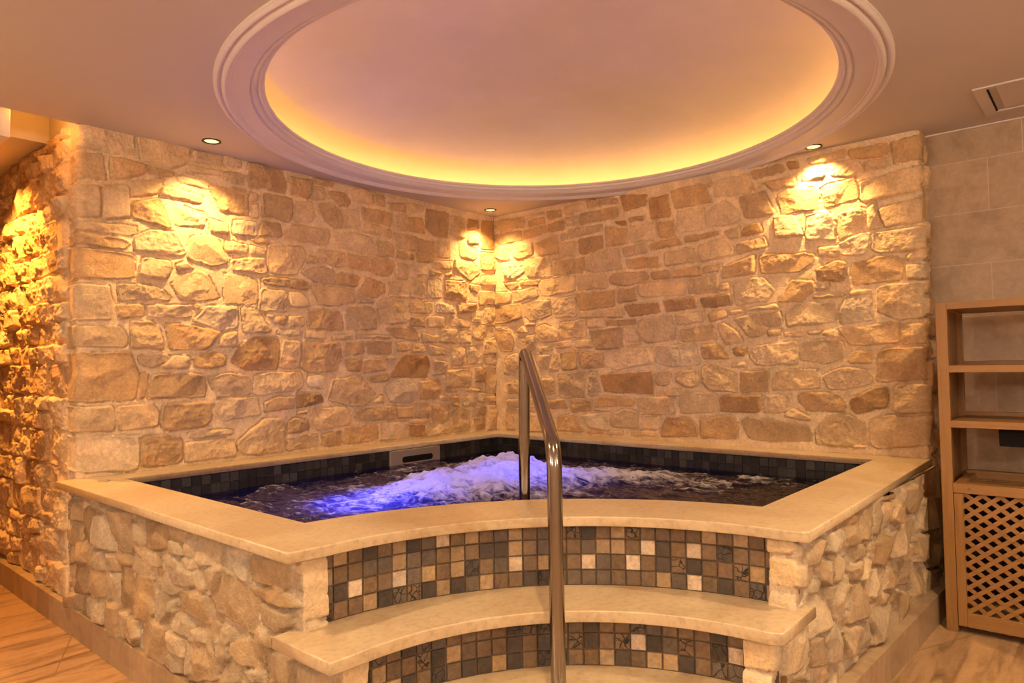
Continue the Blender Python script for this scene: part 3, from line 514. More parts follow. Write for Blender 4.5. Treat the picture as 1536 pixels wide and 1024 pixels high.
def snap(polys, lo, hi, hi_to):
    for i, (t, P) in enumerate(polys):
        if P[:, 0].max() > hi: polys[i] = ('u' + t, P)
        P[:, 0] = np.where(P[:, 0] < lo, -0.03, P[:, 0]); P[:, 0] = np.where(P[:, 0] > hi, hi_to, P[:, 0])
snap(LEFT_P, 0.05, 2.93, 3.085); snap(RIGHT_P, 0.055, 2.955, 3.05)
# ----- left stone wall and the corridor wall that turns away at its outer corner
XL = 2.962
us = np.arange(-0.0, XL + 0.015 + 1.7, RES); zs = np.arange(0.0, CEIL + 0.008, RES)
U, Z = np.meshgrid(us, zs)
corr = random_courses(XL + 0.105, XL + 1.75, 0.12, 2.42, 0.09, 0.19, 0.13, 0.30, rng, '1223')
H1, T1 = relief(U, Z, LEFT_P, 3, under=(0.008, 0.020), base=(0.006, 0.018), edge=(0.006, 0.014), k=0.006)
H2, T2 = relief(U, Z, corr, 9, base=(0.010, 0.040), edge=(0.006, 0.016), rough=1.8, tilt=0.42, warp=0.012, groove=0.0)
sw = np.clip((U - (XL + 0.098)) / 0.012, 0, 1)
Hc = H1 * (1 - sw) + H2 * sw; Tc = np.where(sw[..., None] > 0.5, T2, T1)
pathL = corner_path((0, 0), (1, 0), (0, 1), XL, 0.03)
kcut = XL - 0.03 + 0.024
relief_mesh('wall_left', us, zs, Hc, Tc, pathL, STONE, keep=lambda u, z: (u < kcut) & (z > 0.55))['kind'] = 'structure'
relief_mesh('wall_corridor', us, zs, Hc, Tc, pathL, STONE, keep=lambda u, z: (u >= kcut) & (z > -1))['kind'] = 'structure'

# ----- right stone wall with its short end return
YR = 3.005
us = np.arange(0.0, YR + 0.26, RES); zs = np.arange(0.0, CEIL + 0.008, RES)
U, Z = np.meshgrid(us, zs)
ret = random_courses(YR - 0.012 + 0.02, YR + 0.26, 0.0, 2.42, 0.10, 0.19, 0.08, 0.13, rng, '1122')
H1, T1 = relief(U, Z, RIGHT_P, 21, under=(0.012, 0.024), base=(0.006, 0.018), edge=(0.006, 0.014), k=0.006)
H2, T2 = relief(U, Z, ret, 22, base=(0.008, 0.03), rough=1.0)
sw = np.clip((U - (YR + 0.006)) / 0.012, 0, 1)
low = Z < 0.66
Hc = H1 * (1 - sw) + H2 * sw; Tc = np.where(sw[..., None] > 0.5, T2, T1)
pathR = corner_path((0, 0), (0, 1), (1, 0), YR, 0.022)
relief_mesh('wall_right', us, zs, Hc, Tc, pathR, STONE, keep=lambda u, z: (z > 0.55) | (u > YR + 0.0))['kind'] = 'structure'

# ================================================================= whirlpool tub
tub = thing('whirlpool_tub', 'stone-clad corner whirlpool tub with limestone coping, curved mosaic steps and dark tiled basin', 'hot tub', (1.4, 1.4, 0))
CX, CY = 2.945, 2.99
def quarter(r, n=48):      # concave front arc, from the left side (angle -90) to the right side (180)
    return arc(CX, CY, r, -PI / 2, -PI, n)

# coping
outer = [(-0.01, -0.01), (3.045, -0.01), (3.052, 2.0)] + quarter(0.974) + [(1.955, 3.036), (-0.04, 3.012), (-0.04, -0.01)]
outer = outer[:-1]
ri = 1.29
a0 = math.atan2(-math.sqrt(ri * ri - 0.135 ** 2), -0.135); a1 = math.atan2(-0.205, -math.sqrt(ri * ri - 0.205 ** 2))
if a1 > 0: a1 -= 2 * PI
inner = [(0.17, 0.17), (2.81, 0.17)] + arc(CX, CY, ri, a0, a1, 48) + [(0.17, 2.785)]
cop = slab('coping', [outer, inner], COPZ - COPT, COPZ, 0.004, COPING, tub)

# drain cap set in the coping corner
dc = revolve('drain_cap', [(0, COPZ + 0.0022), (0.016, COPZ + 0.0022), (0.018, COPZ + 0.0012), (0.0185, COPZ + 0.003), (0.024, COPZ + 0.003), (0.026, COPZ - 0.001)], (2.905, 0.185), SKIM, tub, 40)
dc['label'] = 'small round grey cap set in the coping corner'

TZ2 = 0.4487; TZ3 = 0.258; TT = 0.036
tread = slab('step_tread', [[(3.056, 1.93), (3.056, 2.207)] + quarter(0.780) + [(2.148, 3.022), (1.87, 3.022)] + list(reversed(quarter(1.065)))], TZ2 - TT, TZ2, 0.004, COPING, tub)
tread = slab('step_tread', [[(3.056, 2.12), (3.056, 2.46)] + quarter(0.53) + [(2.41, 3.020), (2.09, 3.020)] + list(reversed(quarter(0.87)))], TZ3 - TT, TZ3, 0.004, COPING, tub)

# mosaic tile strips
TC = {'D': (0.062, 0.050, 0.040), 'G': (0.110, 0.088, 0.068), 'B': (0.155, 0.108, 0.064), 'T': (0.31, 0.225, 0.13), 'L': (0.50, 0.415, 0.315)}
def mosaic(name, path, ncol, zt, nrow, pw, ph, rows, parent, cracks=0.3, seed=1, mt=MOSAIC, grout=(0.10, 0.07, 0.045), dup=None):
    rg = random.Random(seed)
    V = []; F = []; C = []; K = []
    def quad(vs, col, cr):
        i = len(V); V.extend(vs); F.append((i, i + 1, i + 2, i + 3)); C.extend([col] * 4); K.extend([cr] * 4)
    for c in range(ncol):
        x0, y0, nx, ny = path(c * pw); x1, y1, mx, my = path((c + 1) * pw)
        za, zb = zt, zt - nrow * ph - 0.004
        quad([(x0, y0, zb), (x1, y1, zb), (x1, y1, za), (x0, y0, za)], grout, 0)
        for r in range(nrow):
            code = rows[r][c] if r < len(rows) and c < len(rows[r]) else rg.choice('DDGBBBT')
            col = np.array(TC[code]) if code in TC else np.array((0.02, 0.018, 0.018))
            if dup: col = np.array(dup(rg))
            col = tuple(np.clip(col * rg.uniform(0.85, 1.15), 0, 1))
            cr = 1.0 if (code in 'DG' and rg.random() < cracks) or (code == 'B' and rg.random() < cracks * 0.3) else 0.0
            g = 0.0016; bv = 0.0016; dpt = 0.004 + rg.uniform(-0.0008, 0.0008)
            s0 = c * pw + g; s1 = (c + 1) * pw - g; t0 = zt - r * ph - g; t1 = zt - (r + 1) * ph + g
            def P(s, z, d):
                x, y, a, b = path(s); return (x + a * d, y + b * d, z)
            o = [P(s0, t1, 0), P(s1, t1, 0), P(s1, t0, 0), P(s0, t0, 0)]
            i_ = [P(s0 + bv, t1 + bv, dpt), P(s1 - bv, t1 + bv, dpt), P(s1 - bv, t0 - bv, dpt), P(s0 + bv, t0 - bv, dpt)]
            quad(i_, col, cr)
            for k in range(4):
                quad([o[k], o[(k + 1) % 4], i_[(k + 1) % 4], i_[k]], tuple(0.7 * v for v in col), 0)
    ob = mesh_obj(name, V, F, mt, parent)
    at = ob.data.attributes.new('tone', 'FLOAT_COLOR', 'POINT'); at.data.foreach_set('color', np.c_[np.array(C), np.ones(len(C))].astype(np.float32).ravel())
    at = ob.data.attributes.new('crack', 'FLOAT', 'POINT'); at.data.foreach_set('value', np.array(K, np.float32))
    return ob

def riser_path(R, lead):
    def f(s):
        if s < lead: return (CX + lead - s, CY - R, 0, 1)
        a = (s - lead) / R
        if a < PI / 2:
            t = -PI / 2 - a
            return (CX + R * math.cos(t), CY + R * math.sin(t), -math.cos(t), -math.sin(t))
        return (CX - R, CY + (s - lead - R * PI / 2), 1, 0)
    return f
R1 = ["GBTBDBTDGLBTBGTBGBBDBTBBBBBTBTBTD", "BTBBGGTGGBTBDDTBGBBGTTBLDBLBDBBBB", "BGDLBBLGTBTDBGLBTDBLGBLBDBDBBBTDB", "DDBBTDGBDTDGTBBDDGGGGBBBTGLBDBGTB"]
R2 = ["DDGBDGGBBBBDGDBBDBBGGBBBDBBD", "BDTBBBDTBBBDBDBBDBBLDGBBDLBB", "BDBTDBDBDDTDBDDBBTDBTTDBGGBG"]
RR1 = 1.03; lead = 0.035
tot = lead + RR1 * PI / 2
mosaic('riser', riser_path(RR1, lead), 33, COPZ - COPT, 4, tot / 33, (COPZ - COPT - TZ2 - 0.001) / 4, R1, tub, seed=3)
RR2 = 0.845; tot = lead + RR2 * PI / 2
mosaic('riser', riser_path(RR2, lead), 28, TZ2 - TT, 3, tot / 28, (TZ2 - TT - TZ3 - 0.001) / 3, R2, tub, seed=4)
RR3 = 0.60; tot = lead + RR3 * PI / 2
mosaic('riser', riser_path(RR3, lead), 19, TZ3 - TT, 4, tot / 19, (TZ3 - TT) / 4, [], tub, seed=5)

# stone cladding on the two straight outer faces, stepping down beside the treads
def cladding(name, polys, mk_path, ends, seed, pillar, xface):
    nm = name
    rq = random.Random(seed + 77)
    allp = [('u' + t, p) for t, p in random_courses(0.0, 2.5, 0.0, 0.68, 0.05, 0.12, 0.05, 0.12, rq, '1223')] + polys
    verts = []; 
    objs = []
    for (L, z0, z1) in ends:
        us = np.append(np.arange(0.0, L - 0.014, 0.0055), np.arange(L - 0.014, L + 0.075, 0.004)); zs = np.linspace(z0, z1, int((z1 - z0) / 0.0055) + 2)
        U, Z = np.meshgrid(us, zs)
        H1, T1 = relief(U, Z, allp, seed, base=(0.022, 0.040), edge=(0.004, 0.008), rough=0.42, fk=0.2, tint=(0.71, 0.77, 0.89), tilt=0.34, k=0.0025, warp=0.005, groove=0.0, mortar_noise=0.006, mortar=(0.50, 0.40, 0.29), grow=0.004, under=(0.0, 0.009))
        pl = random_courses(L - 0.004, L + 0.085, z0, z1, 0.07, 0.13, 0.08, 0.10, random.Random(seed + int(L * 100)), '33')  # end faces take the lightest tone: front light put into their colour
        H2, T2 = relief(U, Z, pl, seed + 5, base=(0.006, 0.012), edge=(0.004, 0.009), rough=0.5, tilt=0.2, k=0.003, mortar=(0.64, 0.50, 0.36))
        sw = np.clip((U - (L - 0.008)) / 0.01, 0, 1)
        Hc = H1 * (1 - sw) + H2 * sw * 0.8; Tc = np.where(sw[..., None] > 0.5, T2, T1)
        objs.append(relief_mesh(nm, us, zs, Hc, Tc, mk_path(L), STONE, tub))
    # join the three height bands into one part
    bm = bmesh.new()
    for o in objs: bm.from_mesh(o.data)
    me = objs[0].data; bm.to_mesh(me); bm.free()
    for o in objs[1:]:
        bpy.data.objects.remove(o)
    return objs[0]

zt = COPZ - COPT + 0.001
FILL = 0
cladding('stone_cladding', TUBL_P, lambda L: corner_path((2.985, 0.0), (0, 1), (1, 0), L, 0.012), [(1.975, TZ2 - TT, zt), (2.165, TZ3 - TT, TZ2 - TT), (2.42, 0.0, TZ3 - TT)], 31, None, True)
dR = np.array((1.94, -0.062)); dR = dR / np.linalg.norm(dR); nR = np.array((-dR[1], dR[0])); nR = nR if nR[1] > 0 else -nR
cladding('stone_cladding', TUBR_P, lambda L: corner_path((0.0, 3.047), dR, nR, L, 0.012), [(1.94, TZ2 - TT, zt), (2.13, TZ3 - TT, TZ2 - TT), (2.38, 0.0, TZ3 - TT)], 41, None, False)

# masonry core behind cladding (keeps the body solid)
CORE = m_plain('mortar_core', (0.45, 0.34, 0.23), 0.9, 0.1)
body = slab('core', [[(0.0, 0.0), (2.975, 0.0), (2.975, 1.955)] + quarter(RR1 + 0.008) + [(1.91, 2.985), (0.0, 3.03)],
                     [(0.155, 0.155), (2.825, 0.155)] + [(x, y) for x, y in arc(CX, CY, ri - 0.015, a0 + 0.003, a1 - 0.003, 32)] + [(0.155, 2.80)]], TZ2 - 0.02, COPZ - COPT - 0.001, 0.0005, CORE, tub)
body2 = slab('core', [[(2.975, 1.9), (2.975, 2.14)] + quarter(RR2 + 0.008) + [(2.10, 2.985), (1.86, 2.99)] + list(reversed(quarter(1.10)))], TZ3 - 0.02, TZ2 - TT - 0.001, 0.0005, CORE, tub)

# dark mosaic basin
def rect_path(x0, y0, x1, y1):
    pts = [(x0, y0), (x1, y0)] + arc(CX, CY, ri + 0.012, a0, a1, 40) + [(x0, y1)]
    pts.append(pts[0])
    seg = []; acc = 0
    for a, b in zip(pts, pts[1:]):
        L = math.hypot(b[0] - a[0], b[1] - a[1]); seg.append((acc, L, a, b)); acc += L
    def f(s):
        s = min(s, acc - 1e-6)
        for st, L, a, b in seg:
            if s <= st + L or L == 0:
                t = (s - st) / L
                dx, dy = (b[0] - a[0]) / L, (b[1] - a[1]) / L
                return (a[0] + (b[0] - a[0]) * t, a[1] + (b[1] - a[1]) * t, -dy, dx)
        return (pts[0][0], pts[0][1], 0, 1)
    return f, acc
rp, rlen = rect_path(0.158, 0.158, 2.822, 2.797)
nc = int(rlen / 0.0505)
def dark(rg):
    v = rg.choice([0.010, 0.012, 0.014, 0.018, 0.024, 0.034, 0.045]); return (v * 1.05, v, v * 1.0)
mosaic('basin_wall', rp, nc, COPZ - COPT, 11, rlen / nc, 0.0515, [], tub, cracks=0, seed=9, grout=(0.035, 0.032, 0.032), dup=dark)
BASINF = m_tiles('basin_floor_tile', (0.03, 0.03, 0.034), (0.018, 0.018, 0.02), (0.05, 0.05, 0.055), 0.05, 0.05, (0, 1), 0.0, 0.4, (1, 1, 1), 0, 0.002, 0.3)
bf = slab('basin_floor', [[(0.155, 0.155), (2.825, 0.155)] + arc(CX, CY, ri - 0.005, a0, a1, 32) + [(0.155, 2.80)]], 0.06, 0.10, 0.002, BASINF, tub)

# skimmer grille in the left inner wall
sk = box('skimmer', (0.78, 0.160, 0.50), (1.215, 0.180, 0.655), SKIM, tub, 0.004)
bm = bmesh.new()
pts = arc(0.87, 0.590, 0.020, PI / 2, 1.5 * PI, 12) + arc(1.10, 0.590, 0.020, -PI / 2, PI / 2, 12)
fv = [bm.verts.new((x, 0.1815, z)) for x, z in pts]; bm.faces.new(fv)
r = bmesh.ops.extrude_face_region(bm, geom=list(bm.faces)); bmesh.ops.translate(bm, verts=[v for v in r['geom'] if isinstance(v, bmesh.types.BMVert)], vec=(0, -0.015, 0))
so = bm_obj('slot', bm, BLACK, sk); so['label'] = 'dark rounded slot in the grey skimmer'

# ================================================================= water
WZ = 0.560
gx = np.arange(0.172, 2.808, 0.0095); gy = np.arange(0.172, 2.783, 0.0095)
GX, GY = np.meshgrid(gx, gy)
w1 = fbm(GX * 3.2, GY * 3.2, 3, 71); w2 = ridge(GX * 6.5 + 0.8 * w1, GY * 6.5, 4, 72); w3 = fbm(GX * 26, GY * 26, 3, 73)
def blob(x, y, r, p=1.0): return np.exp(-(((GX - x) ** 2 + (GY - y) ** 2) / (r * r)) ** p)
lump = 0.5 + 0.5 * fbm(GX * 7.5, GY * 7.5, 3, 77)
jet = 1.15 * blob(0.98, 0.98, 0.27, 1.3) + 0.75 * blob(1.36, 1.15, 0.34) + 0.70 * blob(0.98, 1.45, 0.33) + 0.55 * blob(1.68, 1.02, 0.30) + 0.50 * blob(1.72, 1.38, 0.3) + 0.45 * blob(1.35, 1.6, 0.3)
strk = ridge(GX * 2.6 - GY * 1.2 + 0.5 * w1, GX * 5.2 + GY * 5.2, 3, 78)
jet2 = 0.9 * blob(2.15, 0.36, 0.11) + 0.75 * blob(0.80, 1.72, 0.24) + 0.75 * blob(0.60, 2.02, 0.22) + 0.65 * blob(0.48, 2.32, 0.20) + 0.5 * blob(1.1, 0.45, 0.22) + 0.55 * blob(1.45, 0.45, 0.22) + 0.35 * blob(0.85, 2.1, 0.25) + 0.3 * blob(0.35, 1.4, 0.25)
jet2 = jet2 * np.clip(0.55 + 0.75 * strk, 0.1, 1.4)
HW = 0.010 * w1 + 0.011 * w2 + 0.0025 * w3
HW += np.clip(jet, 0, 1.3) * (0.030 + 0.062 * lump + 0.020 * w2 + 0.012 * w3) + np.clip(jet2, 0, 1) * (0.022 + 0.014 * w2)
HW *= np.clip(np.minimum.reduce([GX - 0.172, GY - 0.172, 2.808 - GX, 2.783 - GY]) / 0.12, 0.25, 1)
FO = 0.13 + 0.66 * np.clip(jet, 0, 1.05) + 0.50 * np.clip(jet2, 0, 1) + 0.20 * w2 + 0.30 * blob(2.08, 0.95, 0.42) + 0.05 * w3
ins = np.hypot(GX - CX, GY - CY) > ri + 0.004
nyy, nxx = GX.shape
idx = np.arange(nyy * nxx).reshape(nyy, nxx)
q = np.stack([idx[:-1, :-1], idx[:-1, 1:], idx[1:, 1:], idx[1:, :-1]], -1)
kq = ins[:-1, :-1] & ins[:-1, 1:] & ins[1:, 1:] & ins[1:, :-1]
q = q[kq].reshape(-1, 4)
V = np.stack([GX, GY, WZ + HW], -1).reshape(-1, 3); used, inv = np.unique(q, return_inverse=True); q = inv.reshape(-1, 4)
me = bpy.data.meshes.new('water'); me.from_pydata(V[used].tolist(), [], q.tolist()); me.update()
for p in me.polygons: p.use_smooth = True
at = me.attributes.new('foam', 'FLOAT', 'POINT'); at.data.foreach_set('value', FO.ravel()[used].astype(np.float32))
me.materials.append(WATER)
wo = link(bpy.data.objects.new('water', me))
tag(wo, 'churning dark blue water with white foam filling the whirlpool basin', 'water', kind='stuff')

# ================================================================= handrail
def tube(name, pts, r, mt, parent=None, n=24, bend=None, seg=8):
    """pts with fillet radii -> swept tube"""
    P = [Vector(p) for p in pts]; path = [P[0]]
    for i in range(1, len(P) - 1):
        a, b, c = P[i - 1], P[i], P[i + 1]
        u = (a - b).normalized(); v = (c - b).normalized(); ang = u.angle(v)
        R = bend[i]; t = R / math.tan(ang / 2)
        cen = b + (u + v).normalized() * (R / math.sin(ang / 2))
        s = b + u * t; e = b + v * t
        for k in range(seg + 1):
            q0 = (s - cen); ax = q0.cross(e - cen).normalized(); full = q0.angle(e - cen)
            path.append(cen + Matrix.Rotation(full * k / seg, 3, ax) @ q0)
    path.append(P[-1])
    bm = bmesh.new(); rings = []
    up = Vector((0.77, -0.64, 0.05)).normalized()
    for i, p in enumerate(path):
        d = (path[min(i + 1, len(path) - 1)] - path[max(i - 1, 0)]).normalized()
        x = up.cross(d).normalized(); y = d.cross(x)
        rings.append([bm.verts.new(p + r * (math.cos(2 * PI * k / n) * x + math.sin(2 * PI * k / n) * y)) for k in range(n)])
    for a, b in zip(rings, rings[1:]):
        for k in range(n): bm.faces.new((a[k], a[(k + 1) % n], b[(k + 1) % n], b[k]))
    bm.faces.new(rings[0]); bm.faces.new(list(reversed(rings[-1])))
    return bm_obj(name, bm, mt, parent, True, 0.9)
rail = tube('handrail', [(2.028, 1.984, 0.10), (2.018, 1.996, 1.262), (2.505, 2.511, 0.965), (2.503, 2.512, TZ3)], 0.0222, STEEL, bend={1: 0.036, 2: 0.11}, n=32, seg=12)
tag(rail, 'brushed steel bent-pipe handrail rising from the steps into the whirlpool', 'handrail')

# ================================================================= ceiling, dome, ring moulding
DCX, DCY = 1.405, 1.645
main = slab('ceiling', [[(-0.25, -0.02), (2.99, -0.02), (6.5, -0.02), (6.5, 6.0), (-0.25, 6.0)], arc(DCX, DCY, 1.50, 0, 2 * PI * (1 - 1 / 128), 127)], CEIL, CEIL + 0.016, 0.0005, PLASTER)
tag(main, kind='structure')
dome = revolve('dome', [(1.62 * math.cos(t) ** 0.8, 2.425 + DOME_H * math.sin(t) ** 0.8) for t in [PI / 2 * k / 36 for k in range(36)]] + [(0, 2.425 + DOME_H)], (DCX, DCY), DOMEP, main, 160)
shelf_ring = revolve('light_trough', [(1.32, 2.432), (1.325, 2.436), (1.40, 2.425), (1.62, 2.425)], (DCX, DCY), MOULD, main, 160, auto=0.5)
def bead(r0, r1, z, d, n=6, up=False):
    return [(r0 + (r1 - r0) * k / n, z - d * math.sin(PI * k / n)) for k in range(n + 1)]
prof = [(1.522, CEIL + 0.002), (1.522, CEIL - 0.008)] + bead(1.518, 1.494, CEIL - 0.010, 0.009) + [(1.492, CEIL - 0.014)] + bead(1.490, 1.462, CEIL - 0.018, 0.010) + [(1.455, CEIL - 0.018), (1.450, CEIL - 0.012)] + \
       [(1.380, CEIL - 0.008), (1.378, CEIL - 0.002)] + bead(1.374, 1.356, CEIL + 0.001, 0.007) + [(1.350, CEIL + 0.010)] + bead(1.348, 1.334, CEIL + 0.012, 0.005) + [(1.332, CEIL + 0.022), (1.322, CEIL + 0.026), (1.318, CEIL + 0.034), (1.325, CEIL + 0.040)]
tr = revolve('trim_1', prof, (DCX, DCY), MOULD, None, 192, auto=0.5); tag(tr, kind='structure')
led = revolve('led_strip', [(1.535 + 0.008 * math.cos(2 * PI * k / 8), 2.440 + 0.008 * math.sin(2 * PI * k / 8)) for k in range(8)], (DCX, DCY), LED, None, 160, closed=True)
tag(led, 'warm LED strip hidden in the trough around the ceiling dome', 'light strip')

# corridor ceiling with its light slot
bm = bmesh.new()
add_box(bm, (2.92, -3.0, CEIL), (6.5, -0.455, CEIL + 0.03))
add_box(bm, (2.96, -0.475, CEIL + 0.03), (6.5, -0.455, 2.62))
add_box(bm, (2.96, -0.475, 2.62), (6.5, 0.02, 2.65))
add_box(bm, (2.93, -0.475, CEIL + 0.0), (2.965, 0.0, 2.65))
cc = bm_obj('ceiling', bm, PLASTER); tag(cc, kind='structure')
bk = box('trim_2', (3.225, -0.40, CEIL - 0.118), (4.2, -0.062, CEIL + 0.20), MOULD, None, 0.002); tag(bk, kind='structure')
led2 = box('led_strip', (3.09, -0.045, CEIL + 0.030), (3.18, -0.032, CEIL + 0.042), LED2)
tag(led2, 'warm LED strip hidden in the ceiling slot by the corridor', 'light strip')

# ceiling hatch
hx0, hx1, hy0, hy1 = 0.0, 0.44, 3.30, 4.10
hatch = thing('ceiling_hatch', 'cream rectangular access hatch in the ceiling above the wooden shelves', 'hatch', (0.22, 3.7, CEIL))
bm = bmesh.new(); add_box(bm, (hx0, hy0, CEIL - 0.008), (hx1, hy0 + 0.05, CEIL + 0.001), 0.0015); add_box(bm, (hx0, hy1 - 0.05, CEIL - 0.008), (hx1, hy1, CEIL + 0.001), 0.0015)
add_box(bm, (hx0, hy0 + 0.05, CEIL - 0.008), (hx0 + 0.05, hy1 - 0.05, CEIL + 0.001), 0.0015); add_box(bm, (hx1 - 0.03, hy0 + 0.05, CEIL - 0.008), (hx1, hy1 - 0.05, CEIL + 0.001), 0.0015)
bm_obj('frame', bm, PLASTER, hatch)
box('panel', (hx0 + 0.075, hy0 + 0.085, CEIL - 0.005), (hx1 - 0.035, hy1 - 0.055, CEIL + 0.001), PLASTER, hatch, 0.001)
sl = box('slot', (hx0 + 0.06, hy0 + 0.050, CEIL - 0.0086), (hx1 - 0.035, hy0 + 0.056, CEIL + 0.0), BLACK, hatch); sl['label'] = 'thin black slot at the hatch edge'

# ================================================================= downlights
def downlight(x, y, label, group, lens=LENS, power=40, color=(1, 0.6, 0.25), size=112, blend=0.85, rad=0.02, tilt=None):
    t = thing('downlight', label, 'ceiling light', (x, y, CEIL), group)
    revolve('trim_ring', [(0.034, CEIL + 0.004), (0.035, CEIL - 0.003), (0.040, CEIL - 0.006), (0.047, CEIL - 0.005), (0.048, CEIL + 0.001)], (x, y), BRONZE, t, 48)
    revolve('lens', [(0, CEIL - 0.0015), (0.0345, CEIL - 0.0012), (0.035, CEIL + 0.003)], (x, y), lens, t, 40)
    l = bpy.data.lights.new('downlight_lamp', 'SPOT'); l.energy = power; l.color = color; l.spot_size = math.radians(size); l.spot_blend = blend; l.shadow_soft_size = rad
    o = bpy.data.objects.new('downlight_lamp', l); link(o, t); o.location = (0, 0, -0.012)
    if tilt: o.rotation_euler = tilt
    return t
WARM = (1.0, 0.585, 0.20)
G1 = 'downlights along the stone walls'
downlight(2.41, 0.205, 'warm recessed ceiling downlight above the left stone wall', None, power=P_DL, color=WARM)
downlight(0.215, 0.165, 'warm recessed ceiling downlight in the corner where both stone walls meet', None, power=P_DL * 0.9, color=WARM)
downlight(0.088, 2.51, 'warm recessed ceiling downlight above the right stone wall end', None, power=P_DL, color=WARM)
downlight(3.27, -0.82, 'warm recessed ceiling downlight over the corridor floor', None, power=P_COR, color=(1.0, 0.40, 0.065), size=125)
FILL_COL = (1.0, 0.68, 0.35)
G2 = 'added fill downlights over the front of the room'
for x, y in ((3.95, 1.55), (3.30, 3.30), (5.2, 4.8), (1.60, 3.90)):  # invented ceiling lamps out of view, added to brighten the tub front
    downlight(x, y, 'added fill downlight over the floor in front of the whirlpool', G2, FILL_LENS, P_FRONT, FILL_COL, 140, 1.0, 0.03)

# invented globes behind the viewer, added to fill the front with whiter light
GLOBE = m_emit('fill_globe_glow', (1.0, 0.81, 0.62), P_GLOBE)
for k, (x, y, nx, ny) in enumerate(((6.5, 1.5, -1, 0), (6.5, 3.3, -1, 0), (4.6, 6.0, 0, -1), (2.6, 6.0, 0, -1))):
    wl = thing('fill_globe', 'added fill globe behind the viewer, facing the whirlpool', 'fill light', (x, y, 1.85), 'added fill globes facing the whirlpool')
    bm = bmesh.new(); bmesh.ops.create_cone(bm, cap_ends=True, segments=32, radius1=0.06, radius2=0.05, depth=0.03, matrix=Matrix.Translation((x + nx * 0.015, y + ny * 0.015, 1.85)) @ Vector((nx, ny, 0)).to_track_quat('Z', 'Y').to_matrix().to_4x4())
    bm_obj('mount', bm, STEEL, wl)
    bm = bmesh.new(); bmesh.ops.create_uvsphere(bm, u_segments=32, v_segments=16, radius=0.11, matrix=Matrix.Translation((x + nx * 0.13, y + ny * 0.13, 1.85)))
    bm_obj('globe', bm, GLOBE, wl, True)

# ================================================================= underwater lamp
def pool_lamp(x, y, label, power, cone, rot):
    ul = thing('underwater_light', label, 'pool light', (x, y, 0.10), 'blue lamps on the whirlpool floor')
    revolve('housing', [(0.075, 0.10), (0.075, 0.112), (0.07, 0.116), (0.058, 0.112)], (x, y), STEEL, ul, 40)
    revolve('lens', [(0, 0.114), (0.058, 0.112)], (x, y), BLUE, ul, 40)
    l = bpy.data.lights.new('underwater_lamp', 'SPOT'); l.spot_size = math.radians(cone); l.spot_blend = 1.0
    l.energy = power; l.color = (0.07, 0.09, 1.0); l.shadow_soft_size = 0.05
    o = bpy.data.objects.new('underwater_lamp', l); link(o, ul); o.location = (0, 0, 0.05); o.rotation_euler = rot
pool_lamp(2.10, 0.98, 'blue round lamp glowing brightest under the water at the left of the basin', P_BLUE, 92, (PI - 0.20, -0.14, 0))
pool_lamp(1.20, 1.25, 'blue round lamp under the white foam at the middle of the basin', P_BLUE * 0.40, 110, (PI, 0, 0))

# ================================================================= floor and remaining walls
tag(box('floor', (-0.25, -3.0, -0.05), (6.5, 6.0, 0.0), FLOOR), kind='structure')
tag(box('wall_alcove', (-0.26, 2.80, 0.0), (-0.16, 6.0, CEIL), ALCOVE), kind='structure')
tag(box('wall_front', (-0.25, 6.0, 0.0), (6.5, 6.1, CEIL), PLAINWALL), kind='structure')
tag(box('wall_side', (6.5, -3.0, 0.0), (6.6, 6.0, CEIL), PLAINWALL), kind='structure')
tag(box('wall_back', (2.9, -3.1, 0.0), (6.5, -3.0, CEIL), PLAINWALL), kind='structure')
tag(box('wall_light_block', (3.50, -0.02, 0.0), (6.5, 0.06, CEIL), PLAINWALL), kind='structure')  # unseen wall, added to keep the globes' light off the corridor
# skirting
tag(box('baseboard_left', (2.95, -1.66, 0.0), (3.014, 2.44, 0.124), BASE, None, 0.002), kind='structure')
bm = bmesh.new()
q4 = [(-0.16, 3.075), (-0.02, 3.118), (2.40, 3.018), (2.40, 2.97), (-0.16, 2.97)]
lo = [bm.verts.new((x, y, 0)) for x, y in q4]; hi = [bm.verts.new((x, y, 0.130)) for x, y in q4]
bm.faces.new(lo); bm.faces.new(hi)
for i in range(5): bm.faces.new((lo[i], lo[(i + 1) % 5], hi[(i + 1) % 5], hi[i]))
tag(bm_obj('baseboard_right', bm, BASER), kind='structure')
cv = box('trim_3', (-0.16, 3.0, CEIL - 0.006), (-0.15, 6.0, CEIL), MOULD); tag(cv, kind='structure')

# ================================================================= wooden shelving unit
SX0, SX1, SY0, SY1 = 0.06, 0.486, 3.135, 4.05
sh = thing('shelving_unit', 'pale pine shelving unit with lattice cabinet door standing by the travertine wall', 'shelf', (0.27, 3.6, 0))
PW = 0.044
for y in (SY0, SY1 - PW):
    for x0, x1 in ((SX1 - 0.03, SX1), (SX0, SX0 + 0.03)):
        box('post', (x0, y, 0), (x1, y + PW, 1.452), WOODZ, sh, 0.002)
    box('side_panel', (SX0 + 0.03, y + 0.008, 0.05), (SX1 - 0.03, y + 0.02, 1.44), WOODX, sh)
box('top_board', (SX0, SY0 + PW, 1.422), (SX1 + 0.001, SY1 - PW, 1.454), WOODY, sh, 0.002)
box('shelf_board', (SX0 + 0.03, SY0 + PW, 1.140), (SX1, SY1 - PW, 1.172), WOODY, sh, 0.002)
box('shelf_board', (SX0 + 0.03, SY0 + PW, 0.896), (SX1, SY1 - PW, 0.927), WOODY, sh, 0.002)
for z in (1.172, 0.927):
    box('back_rail', (SX0 + 0.002, SY0 + PW, z - 0.02), (SX0 + 0.022, SY1 - PW, z + 0.018), WOODY, sh, 0.002)
